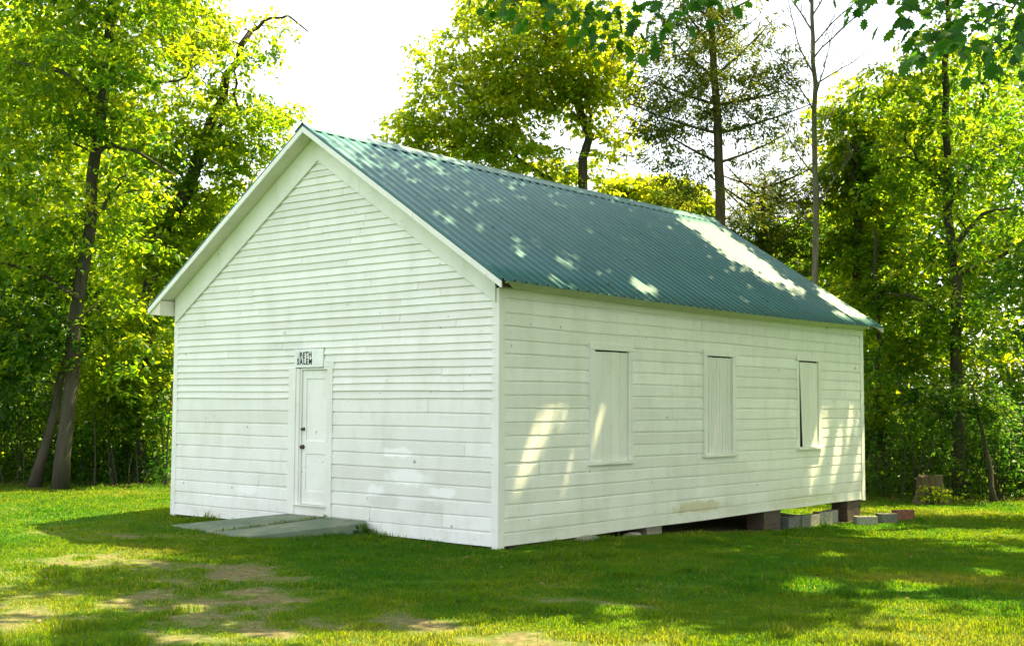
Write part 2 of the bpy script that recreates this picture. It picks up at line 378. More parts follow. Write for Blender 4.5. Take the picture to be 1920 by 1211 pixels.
def gable_u(z):
    if z <= 3.30: return (-Wd+.02, -.02)
    h = (Wd/2-.02)*(1-(z-3.30)/(5.72-3.30)); return (CX-h, CX+h)
zf = [0.0]+[.0+.1945*i for i in range(1, 11)]
while zf[-1] < 5.62: zf.append(zf[-1]+.1085)
front_cut = [(-4.20, -3.24, .20, 2.41), (-4.07, -3.42, 2.41, 2.68)]
rows(zf, gable_u, Pf, front_cut).build("wall", M['paint'], church)
rows(zf, gable_u, Pb, [], lip=.016).build("wall", M['paint'], church)
zs_ = [0.0+.182*i for i in range(19)]
WIN = [(2.007, 3.099, .994, 2.765), (5.163, 6.214, 1.015, 2.785), (8.484, 9.47, 1.05, 2.805)]
cuts = [(a+.02, b-.02, c+.02, d-.02) for a, b, c, d in WIN]
side_u = lambda z: (.05, Ln-.05)
rows(zs_, side_u, Ps, cuts).build("wall", M['paint'], church)
rows(zs_, side_u, Pl, cuts).build("wall", M['paint'], church)
mb = MB()      # sheathing just behind the boards, joists and sill beams below
mb.hexa([(-Wd+.02, .07, .02), (-.02, .07, .02), (-.02, .09, .02), (-Wd+.02, .09, .02), (-Wd+.02, .07, 3.3), (-.02, .07, 3.3), (-.02, .09, 3.3), (-Wd+.02, .09, 3.3)])
mb.hexa([(-Wd+.02, .07, 3.3), (-.02, .07, 3.3), (-.02, .09, 3.3), (-Wd+.02, .09, 3.3), (CX-.01, .07, 5.72), (CX+.01, .07, 5.72), (CX+.01, .09, 5.72), (CX-.01, .09, 5.72)])
mb.hexa([(-Wd+.02, Ln-.04, .02), (-.02, Ln-.04, .02), (-.02, Ln-.012, .02), (-Wd+.02, Ln-.012, .02), (-Wd+.02, Ln-.04, 3.3), (-.02, Ln-.04, 3.3), (-.02, Ln-.012, 3.3), (-Wd+.02, Ln-.012, 3.3)])
mb.hexa([(-Wd+.02, Ln-.04, 3.3), (-.02, Ln-.04, 3.3), (-.02, Ln-.012, 3.3), (-Wd+.02, Ln-.012, 3.3), (CX-.01, Ln-.04, 5.72), (CX+.01, Ln-.04, 5.72), (CX+.01, Ln-.012, 5.72), (CX-.01, Ln-.012, 5.72)])
mb.box((-.05, .095, .02), (-.022, Ln-.045, 3.40)); mb.box((-Wd+.022, .095, .02), (-Wd+.05, Ln-.045, 3.40))
mb.build("sheathing", M['dark'], church)
mb = MB()
mb.box((-Wd+.06, .05, .20), (-.06, Ln-.05, .24))
mb.box((-.26, .05, .012), (-.06, Ln-.05, .20)); mb.box((-Wd+.06, .05, .012), (-Wd+.26, Ln-.05, .20)); mb.box((-Wd/2-.1, .05, .03), (-Wd/2+.1, Ln-.05, .20))
for k in range(16): mb.box((-Wd+.27, .3+k*.71, .06), (-.27, .35+k*.71, .20))
mb.build("floor_frame", M['old_wood'], church)
# corner boards
for (cxn, cyn, sx, sy) in ((0, 0, 1, -1), (-Wd, 0, -1, -1), (0, Ln, 1, 1), (-Wd, Ln, -1, 1)):
    mb = MB(); zt = 3.405
    a, b_ = sorted((cxn+sx*.034, cxn-sx*.085)); c, d = sorted((cyn+sy*.0265, cyn-sy*.004))
    mb.box((a, c, -.035), (b_, d, zt), .62)
    a, b_ = sorted((cxn+sx*.032, cxn+sx*.004)); c, d = sorted((cyn+sy*.002, cyn-sy*.11))
    mb.box((a, c, -.03), (b_, d, 3.40), .45)
    mb.build("corner_board", M['paint'], church, bevel=.003)
# roof: ribbed sheets on both slopes
PITCH_R = .229
prof = []
yy = -OH
while yy < Ln+ORR-.05:
    prof += [(yy, .0), (yy+.018, .032), (yy+.045, .033), (yy+.062, .0), (yy+.10, .0), (yy+.14, .001), (yy+.18, .001), (yy+.21, 0)]
    yy += PITCH_R
prof.append((Ln+ORR, 0)); prof = np.array(prof)
ns = 10; V = []; T = []
nrm = 1/math.sqrt(1+SL*SL)
for side in (1, -1):
    for i in range(ns+1):
        t = i/ns
        d = (Wd/2+OE)*(1-t)
        bow = 0
        if i == 0: e = rng.normal(0, .006, len(prof)//8+2)
        x = CX+side*(d + (np.repeat(e, 8)[:len(prof)] if i == 0 else 0))
        z = ZE+(ZR-ZE)*t+bow+sag(prof[:, 0])*(1.0-.35*t)
        V.append(np.stack([x+side*prof[:, 1]*SL*nrm+0*z, prof[:, 0], z+prof[:, 1]*nrm], -1))
V = np.array(V); m_ = len(prof); F = []
for s_ in range(2):
    base = s_*(ns+1)*m_
    ii = base+np.arange((ns+1)*m_).reshape(ns+1, m_)
    F.append(np.stack([ii[:-1, :-1], ii[:-1, 1:], ii[1:, 1:], ii[1:, :-1]], -1).reshape(-1, 4))
F = np.concatenate(F); col = (np.arange(len(F)) % (m_-1))//32; roof = npmesh("roof", V.reshape(-1, 3), F, M['roof'], church, {"tone": ('FACE', (rng.random(40)*.8+.1)[col])})
sm = roof.modifiers.new("thickness", 'SOLIDIFY'); sm.thickness = .004; sm.offset = 1
mb = MB()      # ridge cap: two flanges and a raised crown
yr = np.linspace(-OH-.01, Ln+ORR+.01, 24)
cs = [(-.17, -.17*SL+.030), (-.165, -.165*SL+.042), (-.03, -.03*SL+.046), (0, .062), (.03, -.03*SL+.046), (.165, -.165*SL+.042), (.17, -.17*SL+.030)]
pts = [(CX+a, y, ZR+b_+sag(y)*.65) for y in yr for a, b_ in cs]; k = len(cs)
mb.add(pts, [(i*k+j, i*k+j+1, (i+1)*k+j+1, (i+1)*k+j) for i in range(len(yr)-1) for j in range(k-1)])
rc = mb.build("ridge_cap", M['roof'], roof)
# under the roof: deck (soffit), verge fascia on both gables, frieze under the eaves
def sloped(mb, side, y0, y1, d0, d1, h0, h1, tone=.5, nseg=1, vert=False):
    """a board following one roof slope between distances d0..d1 from the ridge, h = vertical offset below the sheet"""
    for q in range(nseg):
        ya, yb = y0+(y1-y0)*q/nseg, y0+(y1-y0)*(q+1)/nseg
        ring = []
        for h in (h0, h1):
            for d, y in ((d0, ya), (d1, ya), (d1, yb), (d0, yb)):
                ring.append((CX+side*d, y, ZR-SL*d-h+float(sag(np.array(y)))*(.65+.35*d/3.97)))
        mb.hexa(ring, tone)
DE = Wd/2+OE
for side in (1, -1):
    mb = MB(); sloped(mb, side, -OH+.03, Ln+ORR-.03, .01, DE-(.13 if side > 0 else .035), .06, .022, .5, 12); mb.build("soffit", M['soffit'], church)
    for (y0, y1) in ((-OH, -OH+.026), (Ln+ORR-.026, Ln+ORR)):
        mb = MB(); sloped(mb, side, y0, y1, .0 if side > 0 else .001, 2.35, .100, .010, .62); sloped(mb, side, y0+.002, y1, 2.354, DE-.01, .103, .012, .55)
        mb.build("verge_board", M['paint'], church)
    # wide rake board lying on the siding, butt joint part-way
    for (ya, yb) in ((-.056, -.028), (Ln+.019, Ln+.036)):
        mb = MB()
        for da, db in ((.0 if side > 0 else .001, .95), (.954, 3.60)):
            h0, h1 = .48, .065
            sloped(mb, side, ya, yb, da, db, h0, h1, .6 if da < .5 else .5)
        mb.build("rake_board", M['paint'], church)
    # eave: plancier closing the overhang, and its outer fascia behind the drip edge
        zb = ZR-SL*DE
    mb = MB()
    for q in range(12):
        ya, yb = -.02+(Ln+.04)*q/12, -.02+(Ln+.04)*(q+1)/12; s0, s1 = float(sag(np.array(ya))), float(sag(np.array(yb)))
        xi, xo = CX+side*(Wd/2+.034), CX+side*(DE-.15)
        mb.hexa([(xi, ya, 3.415+s0), (xo, ya, zb+.03+s0), (xo, yb, zb+.03+s1), (xi, yb, 3.415+s1), (xi, ya, 3.44+s0), (xo, ya, zb+.045+s0), (xo, yb, zb+.045+s1), (xi, yb, 3.44+s1)], .4)
    mb.build("eave_board", M['soffit'], church)
    mb = MB(); xf = CX+side*(Wd/2)
    a, b_ = sorted((xf+side*.006, xf+side*.026)); mb.box((a, .115, 3.285), (b_, Ln-.115, 3.405), .35); mb.build("frieze_board", M['paint'], church)
    # eave return seen at the foot of the rake
    mb = MB(); xa = CX+side*(Wd/2+.03); xb = CX+side*(DE-.03)
    mb.hexa([(xa, -OH+.03, 3.335), (xb, -OH+.03, 3.365), (xb, -.02, 3.365), (xa, -.02, 3.335), (xa, -OH+.03, 3.585), (xb, -OH+.03, 3.40), (xb, -.02, 3.40), (xa, -.02, 3.585)], .4)
    if side < 0: mb.build("eave_return", M['soffit'], church)
mb = MB()      # rotten stub left at the front right eave
mb.hexa([(.22, -OH+.03, 3.40), (.30, -OH+.04, 3.395), (.335, -.10, 3.375), (.27, -.06, 3.385), (.22, -OH+.03, 3.45), (.33, -OH+.04, 3.44), (.345, -.20, 3.43), (.25, -.06, 3.42)])
rs = mb.build("broken_rafter_end", M['rot'], church)
# little filler clapboards in the peak above the rake boards
# doorway
mb = MB()
mb.box((-4.224, -.034, .185), (-4.062, -.008, 2.408), .6); mb.box((-3.338, -.034, .135), (-3.222, -.008, 2.408), .6)
mb.box((-4.060, -.022, .33), (-3.985, .05, 2.400), .55); mb.box((-3.985, -.006, .33), (-3.948, .055, 2.400), .4)
mb.box((-3.948, -.012, 2.372), (-3.34, .055, 2.404), .5)
mb.box((-4.062, -.020, .14), (-3.339, -.001, .325), .7)
mb.box((-3.42, -.030, 2.412), (-3.20, -.008, 2.50), .6)
mb.build("door_frame", M['paint'], church, bevel=.003)
mb = MB()
mb.box((-4.075, -.05, .322), (-3.335, .05, .338), .45); mb.build("threshold", M['paint'], church)
mb = MB(); x0, x1, z0, z1 = -3.944, -3.345, .342, 2.368
mb.box((x0, .030, z0), (x1, .060, z1), .75)
for (a, b_, c, d) in ((x0, z0, x0+.085, z1), (x1-.085, z0, x1, z1)): mb.box((a, .016, b_), (c, .031, d), .72)
for (b_, d) in ((z0, z0+.20), (1.10, 1.30), (z1-.13, z1)): mb.box((x0+.085, .017, b_), (x1-.085, .031, d), .7)
door = mb.build("door", M['paint'], church, bevel=.004)
def knob(name, x, z, r_):
    mb = MB(); mb.tube([(x, .017, z), (x, .008, z), (x, -.006, z), (x, -.018, z), (x, -.034, z), (x, -.042, z)], [r_*1.3, r_*1.25, r_*.5, r_*.8, r_, r_*.55], 12)
    return mb.build(name, M['metal'], door, True)
knob("lock", -3.905, 1.475, .022); knob("door_knob", -3.915, 1.205, .028)
mb = MB(); mb.box((-4.085, -.042, 2.410), (-3.428, -.010, 2.692), .7); sign = mb.build("sign_board", M['sign'], church, bevel=.003)
def text_mesh(body, size):
    cu = bpy.data.curves.new("lettering", 'FONT'); cu.body = body; cu.size = size; cu.extrude = .0012; cu.offset = .0045; cu.align_x = 'LEFT'
    to = bpy.data.objects.new("lettering", cu); COL.objects.link(to)
    dg = bpy.context.evaluated_depsgraph_get(); me = bpy.data.meshes.new_from_object(to.evaluated_get(dg)); bpy.data.objects.remove(to); return me
import bmesh
bm = bmesh.new()
for body, x, z in (("BETH", -3.955, 2.556), ("SALEM", -4.022, 2.455)):
    adv = x
    for i, chh in enumerate(body):       # hand set letters, slightly uneven
        me = text_mesh(chh, .125); k0 = len(bm.verts); bm.from_mesh(me); bm.verts.ensure_lookup_table()
        vs = bm.verts[k0:]; mn = min(v.co.x for v in vs); wd = max(v.co.x for v in vs)-mn
        a = random.uniform(-.06, .06); dz = random.uniform(-.004, .004)
        for v in vs:
            px, pz = (v.co.x-mn)*.80, v.co.y
            v.co = (adv+px*math.cos(a)-pz*math.sin(a), -.0425-.0012+v.co.z*.5, z+dz+px*math.sin(a)+pz*math.cos(a))
        adv += wd*.80+.013
me = bpy.data.meshes.new("lettering"); bm.to_mesh(me); bm.free(); link_mesh("lettering", me, M['letter'], sign)
# shuttered windows
for sideP, vis in ((Ps, True), (Pl, False)):
    for wi, (a, b_, c, d) in enumerate(WIN):
        def bx(mb, u0, z0, o0, u1, z1, o1, tone=.5):
            p0 = sideP(u0, z0, o0); p1 = sideP(u1, z1, o1); mb.box(tuple(map(min, p0, p1)), tuple(map(max, p0, p1)), tone)
        cw = .115
        mb = MB()
        bx(mb, a, c+.045, -.004, a+cw, d-.1, .044 if wi != 2 else .024, .45); bx(mb, b_-cw, c+.045, -.004, b_, d-.1, .044, .4); bx(mb, a-.01, d-.098, -.004, b_+.01, d, .05, .5)
        win = mb.build("window", M['paint'], church, bevel=.003)
        mb = MB(); bx(mb, a-.02, c, -.004, b_+.02, c+.043, .085, .55); mb.build("window_sill", M['paint'], win, bevel=.004)
        mb = MB(); nb = (4, 9, 4)[wi]; top = d-.1-(.022, .022, .026)[wi]; u0, u1 = a+cw+.003, b_-cw-.003; wdt = (u1-u0)/nb
        for q in range(nb):
            ua, ub = u0+q*wdt+.002, u0+(q+1)*wdt-.002; zb_ = c+.046+(random.uniform(0, .008) if wi != 2 else .0); zt = top+random.uniform(-.004, .004)
            o_ = .006+random.uniform(0, .0015)
            gapb = .0; gapm = 0
            if wi == 2 and q == 0: gapb = .20
            pp = [sideP(ua+gapb*.6, zb_, o_), sideP(ub, zb_, o_), sideP(ub, zb_, o_+.014), sideP(ua+gapb*.6, zb_, o_+.014),
                  sideP(ua+gapb*.1, zt, o_), sideP(ub, zt, o_), sideP(ub, zt, o_+.014), sideP(ua+gapb*.1, zt, o_+.014)]
            mb.hexa(pp, .42+random.gauss(0, .06))
            if wi == 1: bx(mb, ua+wdt*.42, zb_+.01, o_+.014, ua+wdt*.58, zt-.01, o_+.024, .4)
        mb.build("shutter", M['paint'], win, bevel=.002)

# ------------------------------------------------------------------ things round the church
def thing(o, label, cat, group=None): return tag(o, label, cat, group)
step = empty("porch_slab", (-4.2, -.6, 0), "cracked low green concrete slab lying crooked in front of the church door", "doorstep")
def slab(poly, zt, th):
    mb = MB(); n = len(poly); top = []; bot = []
    for (x, y), z in zip(poly, zt): top.append((x, y, z)); bot.append((x, y, z-th))
    mb.add(top+bot, [tuple(range(n)), tuple(range(2*n-1, n-1, -1))]+[(i, i+n, (i+1) % n+n, (i+1) % n) for i in range(n)])
    return mb.build("slab", M['slab'], step, bevel=.012)
SLAB_A = [(-6.0, -.88), (-5.35, -.99), (-4.64, -1.07), (-3.98, -.57), (-3.32, -.05), (-4.17, -.045), (-5.05, -.50)]
SLAB_B = [(-4.59, -1.10), (-4.25, -1.23), (-3.88, -1.29), (-3.55, -1.14), (-2.36, -.10), (-2.44, -.05), (-3.25, -.055), (-3.92, -.60)]
slab(SLAB_A, [-.05, -.055, -.045, .07, .195, .19, .075], .2)
slab(SLAB_B, [-.045, -.05, -.05, -.015, .175, .19, .19, .065], .2)
def leaves_mesh(P, A, Nn, ln, wd, fold=.12):
    A = A/np.linalg.norm(A, axis=1, keepdims=True); S = np.cross(A, Nn); S /= np.linalg.norm(S, axis=1, keepdims=True)+1e-9; Nn = np.cross(S, A)
    ln = ln[:, None]; wd = wd[:, None]
    m = P+A*ln*.45+Nn*(wd*fold); V = np.stack([P, m+S*wd*.5, P+A*ln-Nn*ln*.08, m-S*wd*.5], 1).reshape(-1, 3)
    F = np.arange(len(P)*4).reshape(-1, 4); return V, F
n_ = 70
d_ = rng.normal(size=(n_, 3)); d_[:, 2] = np.abs(d_[:, 2])*.9; d_ /= np.linalg.norm(d_, axis=1, keepdims=True)
P_ = np.array([-2.40, -.16, -.02])+d_*np.array([.12, .08, .14])*rng.random((n_, 1))**.3
V_, F_ = leaves_mesh(P_, d_+rng.normal(0, .4, (n_, 3)), np.array([0, 0, 1.])+rng.normal(0, .4, (n_, 3)), rng.uniform(.05, .09, n_), rng.uniform(.04, .07, n_))
weed = empty("weed_plant", (-2.40, -.16, -.06), "small dark broadleaf weed growing at the slab corner against the church wall", "weed")
npmesh("foliage", V_, F_, M['leaf_deep'], weed, {"tone": ('FACE', rng.random(n_)*.6)})
mb = MB()
for k in range(6): mb.tube([(-2.40, -.16, -.1), (-2.40+random.uniform(-.08, .08), -.16+random.uniform(-.05, .05), .09)], [.006, .003], 5)
mb.build("stem", M['leaf_deep'], weed)
def pier(cx_, cy_, wx, wy, ztop, label, m='brick'):
    g0 = float(gz(cx_, cy_))-.12; mb = MB(); n = max(2, int((ztop-g0)/.072)); h = (ztop-g0)/n
    for i in range(n):
        j = lambda: random.uniform(-.010, .010)
        mb.box((cx_-wx/2+j(), cy_-wy/2+j(), g0+i*h+.0015), (cx_+wx/2+j(), cy_+wy/2+j(), g0+(i+1)*h-.0015))
    return tag(mb.build("brick_pier", M[m], None, bevel=.005), label, "pier", "brick piers under the church")
pier(-.18, 7.55, .34, .62, .010, "dark brick pier under the middle of the church side, beside a row of blocks")
pier(-.18, 10.98, .34, .62, .010, "brick pier holding up the far right corner of the church, catching a sunny spot")
pier(-Wd+.2, 11.0, .34, .5, .010, "brick pier under the far back corner of the church"); pier(-Wd+.2, 6.5, .34, .5, .010, "brick pier under the hidden left side of the church")
pier(-Wd+.2, .5, .34, .5, .010, "brick pier under the front left corner of the church"); pier(-.2, .5, .3, .4, .010, "brick pier hidden behind the boards at the near corner")
pier(-.14, 3.8, .2, .42, .010, "pale stone pier under the church side, between the first and second windows", 'stone')
def block(cx_, cy_, rot, ln, wd, ht, mat, label, group=None, tilt=0, z=None, hollow=True):
    """hollow two-core masonry block: shell, web, open cores"""
    mb = MB(); t = .035
    L2, W2 = ln/2, wd/2
    parts = [((-L2, -W2, 0), (L2, -W2+t, ht)), ((-L2, W2-t, 0), (L2, W2, ht)), ((-L2, -W2+t, 0), (-L2+t, W2-t, ht)), ((L2-t, -W2+t, 0), (L2, W2-t, ht)), ((-t/2, -W2+t, 0), (t/2, W2-t, ht))]
    if not hollow: parts = [((-L2, -W2, 0), (L2, W2, ht))]
    for a, b_ in parts: mb.box(a, b_)
    o = mb.build("concrete_block" if 'block' in label else "brick", mat, None, bevel=.006)
    o.location = (cx_, cy_, (float(gz(cx_, cy_)) if z is None else z)-.025); o.rotation_euler = (tilt, 0, rot)
    return tag(o, label, "block" if 'block' in label else "brick", group)
G = "loose blocks beside the church"
block(-.02, 8.25, R(84), .40, .20, .24, M['block_dark'], "mossy grey block touching the brick pier at the near end of its row", G)
block(-.03, 8.72, R(92), .40, .20, .25, M['block_dark'], "brown stained block in the row under the church, second from the brick pier", G)
block(-.05, 9.14, R(86), .36, .20, .25, M['block'], "block with a sunlit edge in the row under the church, third from the pier", G)
block(-.10, 9.75, R(70), .34, .19, .27, M['block'], "pale grey block standing alone between the block row and the corner pier", G)
block(-.18, 10.25, R(95), .38, .19, .27, M['block'], "grey block standing against the near side of the far corner pier", G)
block(.52, 10.30, R(48), .42, .20, .19, M['block'], "long pale grey block lying in the grass off the far corner of the church", G)
block(.72, 10.85, R(60), .38, .20, .21, M['block_dark'], "blue grey block lying behind the long pale block in the grass", G)
block(.72, 11.65, R(55), .40, .20, .22, M['red'], "reddish block lying behind the blue grey block in the grass", G)
def rock(x, y, sx, sy, sz, label):
    mb = MB(); bm_ = bmesh.new(); bmesh.ops.create_icosphere(bm_, subdivisions=2, radius=1)
    vs = [(x+v.co.x*sx*(1+random.uniform(-.15, .15)), y+v.co.y*sy*(1+random.uniform(-.15, .15)), float(gz(x, y))+max(-.4, min(.75, v.co.z))*sz) for v in bm_.verts]
    mb.add(vs, [tuple(v.index for v in f.verts) for f in bm_.faces]); bm_.free()
    return tag(mb.build("stone", M['stone'], None), label, "stone", "stones along the church sill")
rock(.10, 1.85, .13, .28, .09, "flat pale stone in the grass below the near end of the church side")
rock(-.02, 3.15, .12, .2, .07, "small low stone in the shadow under the church side")
def litter(name, pts, label, mat='leaf_dry', s=.055):
    n = len(pts); V, F = leaves_mesh(pts, rng.normal(0, 1, (n, 3))*[1, 1, .25], np.array([0, 0, 1.])+rng.normal(0, .5, (n, 3)), rng.uniform(.5, 1.2, n)*s, rng.uniform(.4, .7, n)*s)
    return npmesh(name, V, F, M[mat], None, {"tone": ('FACE', rng.random(n))})
# stump
sp = at(1737, 29.0); sx, sy = sp[0], sp[1]; sz = float(gz(sx, sy))
mb = MB(); k = 18; prof_ = [(0, .46), (.12, .37), (.3, .31), (.55, .285), (.70, .27)]
pts = []
lob = [1+.10*math.sin(3*a*2*math.pi/k+1)+.05*math.sin(7*a*2*math.pi/k) for a in range(k)]
for hgt, r_ in prof_:
    for a in range(k):
        q = r_*(1+(lob[a]-1)*(1.6 if hgt < .2 else 1)); zz = hgt + (0.02*math.sin(a*.9)+.012*math.sin(a*2.3) if hgt > .6 else 0)
        pts.append((sx+q*math.cos(2*math.pi*a/k), sy+q*math.sin(2*math.pi*a/k), sz-.05+zz))
mb.add(pts, [(i*k+a, i*k+(a+1) % k, (i+1)*k+(a+1) % k, (i+1)*k+a) for i in range(len(prof_)-1) for a in range(k)])
stump = empty("tree_stump", (sx, sy, sz), "broad brown tree stump at the edge of the woods right of the church", "stump")
mb.build("trunk", M['bark_cedar'], stump, True)
mb = MB(); mb.add(pts[-k:]+[(sx, sy, sz+.62)], [(a, (a+1) % k, k) for a in range(k)]); mb.build("cut_face", simple("cut_wood", (.30, .20, .12), .9, .1, .35, 20), stump)

# ------------------------------------------------------------------ where the crowns let the sun through (photo pixels of lit ground, roof and wall spots)
LIT_G = [(120, 1035, 250, 26, 0), (20, 1075, 80, 30, 0), (110, 1140, 140, 18, 0), (40, 1195, 70, 40, 0), (360, 1140, 40, 10, 0), (700, 1200, 420, 16, 0), (1000, 1202, 340, 36, 0), (1150, 1147, 42, 15, 0), (1250, 1215, 500, 18, 0), (450, 1040, 60, 8, 0),
         (1560, 1040, 35, 7, 0), (1520, 1106, 62, 13, 0), (1700, 1108, 55, 11, 0), (1850, 1070, 55, 9, 0), (1700, 1152, 110, 20, 0), (1780, 1196, 290, 38, 0), (1850, 1150, 60, 14, 0), (1620, 1122, 28, 8, 0),
         (1760, 968, 200, 15, 0), (1640, 955, 60, 14, 0), (1500, 945, 120, 20, 0), (1800, 995, 90, 5, 0), (160, 935, 240, 9, 0), (60, 972, 45, 6, 0), (1900, 1010, 50, 6, 0)]
LIT_R = [(1375, 468, 140, 15, 33), (1440, 455, 80, 15, 33), (1210, 540, 34, 8, 32), (1060, 492, 32, 6, 33), (975, 474, 22, 6, 33), (845, 418, 22, 4, 36), (650, 292, 16, 4, 38), (690, 305, 12, 4, 38), (1190, 572, 45, 6, 30),
         (1100, 556, 60, 5, 32), (1555, 560, 34, 7, 33), (1600, 590, 55, 6, 30), (1580, 595, 22, 5, 30), (1050, 530, 26, 5, 33), (820, 400, 12, 4, 33), (900, 430, 14, 4, 33)]
LIT_W = [(.80, 1.45, .70, .20, 64), (2.15, 1.50, .50, .10, 66), (2.85, 1.62, .22, .05, 66), (9.35, 1.05, 1.0, .26, 64), (10.75, 1.40, .50, .08, 66), (10.1, .75, .7, .12, 66), (11.2, .85, .6, .10, 66), (1.3, 1.7, .12, .05, 66)]
LIT_G = [(a, b, c-3, d, e) for a, b, c, d, e in LIT_G]; LIT_R = [(a, b, c+1, d+2, e) for a, b, c, d, e in LIT_R]; LIT_W = [(a, b, c+.05, d+.07, e) for a, b, c, d, e in LIT_W]
def sun_gap(P):
    """True for leaves whose shadow would fall on one of the sunlit spots"""
    P = np.asarray(P, float); out = np.zeros(len(P), bool)
    wob = (vnoise(P[:, 0], P[:, 1], 1.9)-.5)*.7+(vnoise(P[:, 1], P[:, 0], 4.7)-.5)*.8+(vnoise(P[:, 0], P[:, 1], 9.3)-.5)*.5
    # roof slope to the right
    k_ = (P[:, 2]-ZR+SL*(P[:, 0]-CX))/(SUN[2]+SL*SUN[0]); H = P-k_[:, None]*SUN
    onr = (k_ > 0) & (H[:, 0] > CX) & (H[:, 0] < OE) & (H[:, 1] > -OH) & (H[:, 1] < Ln+ORR)
    u, v, _z = project(H); out |= onr & (ell_d(u, v, LIT_R) < 1+wob*.8)
    # side wall
    kw = P[:, 0]/SUN[0]; Hw = P-kw[:, None]*SUN
    onw = (~onr) & (kw > 0) & (Hw[:, 2] > -.3) & (Hw[:, 2] < 3.3) & (Hw[:, 1] > 0) & (Hw[:, 1] < Ln)
    out |= onw & (ell_d(Hw[:, 1], Hw[:, 2], LIT_W) < 1+wob*.6)
    kg = (P[:, 2]+.1)/SUN[2]; H = P-kg[:, None]*SUN; u, v, zc = project(H)
    out |= (~onr) & (~onw) & (zc > 3) & (ell_d(u, v, LIT_G) < 1+wob)
    return out

# ------------------------------------------------------------------ trees
def bez(a, b_, c, n): t = np.linspace(0, 1, n)[:, None]; return (1-t)**2*a+2*t*(1-t)*b_+t*t*c
def sample_crown(ells, n, flat=1.0, shell=2.4):
    vol = np.array([e[3]*e[4]*e[5] for e in ells]); pick = rng.choice(len(ells), n, p=vol/vol.sum()); E = np.array(ells)[pick]
    d = rng.normal(size=(n, 3)); d /= np.linalg.norm(d, axis=1, keepdims=True); r_ = rng.random((n, 1))**(1/shell)
    return E[:, :3]+d*r_*E[:, 3:6]
def leafage(C, Rr, nper, ll, rr=None, droop=.35, thick=.16, tone0=.45, tvar=.22, wratio=.55, up_n=.55):
    n = len(C); c = np.repeat(C, nper, 0); Rk = np.repeat(Rr, nper); m = len(c)
    # leaves sit along little twigs that fan out from each cluster centre
    nt_ = 9; tw = rng.random((n, nt_))*2*math.pi; ti = rng.integers(0, nt_, m); ph = tw[np.repeat(np.arange(n), nper), ti]+rng.normal(0, .14, m)
    tz = (rng.normal(0, .28, (n, nt_)))[np.repeat(np.arange(n), nper), ti]
    q = rng.random(m)**.6; r_ = q*Rk
    P = c+np.stack([np.cos(ph)*r_, np.sin(ph)*r_, tz*r_-droop*r_*q+rng.normal(0, 1, m)*thick*Rk*.5], 1)
    A = np.stack([np.cos(ph), np.sin(ph), tz-.45], 1)+rng.normal(0, .55, (m, 3))
    Nn = np.array([0, 0, 1.])+rng.normal(0, up_n, (m, 3))
    ln = ll*rng.uniform(.65, 1.25, m); tone = np.clip(tone0+np.repeat(rng.normal(0, tvar*.85, n), nper)+rng.normal(0, tvar*.45, m), 0, 1)
    return P, A, Nn, ln, ln*wratio*rng.uniform(.8, 1.2, m), tone
def limbs(mb, trunk, tr, C, r0=.05, twig=.010, k=5, sagk=.15, low=.25):
    """grow branches from the trunk line to every cluster centre"""
    T = np.array(trunk); nodes = [T]; rad = [np.array(tr)]
    d0 = np.min(np.linalg.norm(C[:, None]-T[None], axis=2), 1); 
    NP = T.copy(); NR = np.array(tr, float)
    for i in np.argsort(d0):
        c = C[i]; dv = NP-c; dist = np.linalg.norm(dv, axis=1)+np.maximum(dv[:, 2], 0)*1.4
        j = int(np.argmin(dist)); a = NP[j]; L_ = np.linalg.norm(c-a)
        if L_ < .15: continue
        mid = a*.5+c*.5+np.array([0, 0, L_*sagk])+rng.normal(0, .07*L_, 3)
        n = 4 if L_ < 1.5 else 6; pl = bez(a, mid, c, n); pl[1:-1] += rng.normal(0, .025*L_, (n-2, 3))
        ra = min(NR[j]*.7, .012+.022*L_); rads = np.linspace(ra, max(twig*.5, ra*.25), n)
        mb.tube(pl, rads, k, cap=False)
        NP = np.concatenate([NP, pl[1:]]); NR = np.concatenate([NR, rads[1:]])
def trunk_line(pts, n=14, wob=.05):
    P = np.array(pts, float); t = np.linspace(0, len(P)-1, n); i = np.minimum(t.astype(int), len(P)-2); f = (t-i)[:, None]
    L_ = P[i]*(1-f)+P[i+1]*f; L_[1:-1] += rng.normal(0, wob, (n-2, 3))*[1, 1, .3]
    return L_
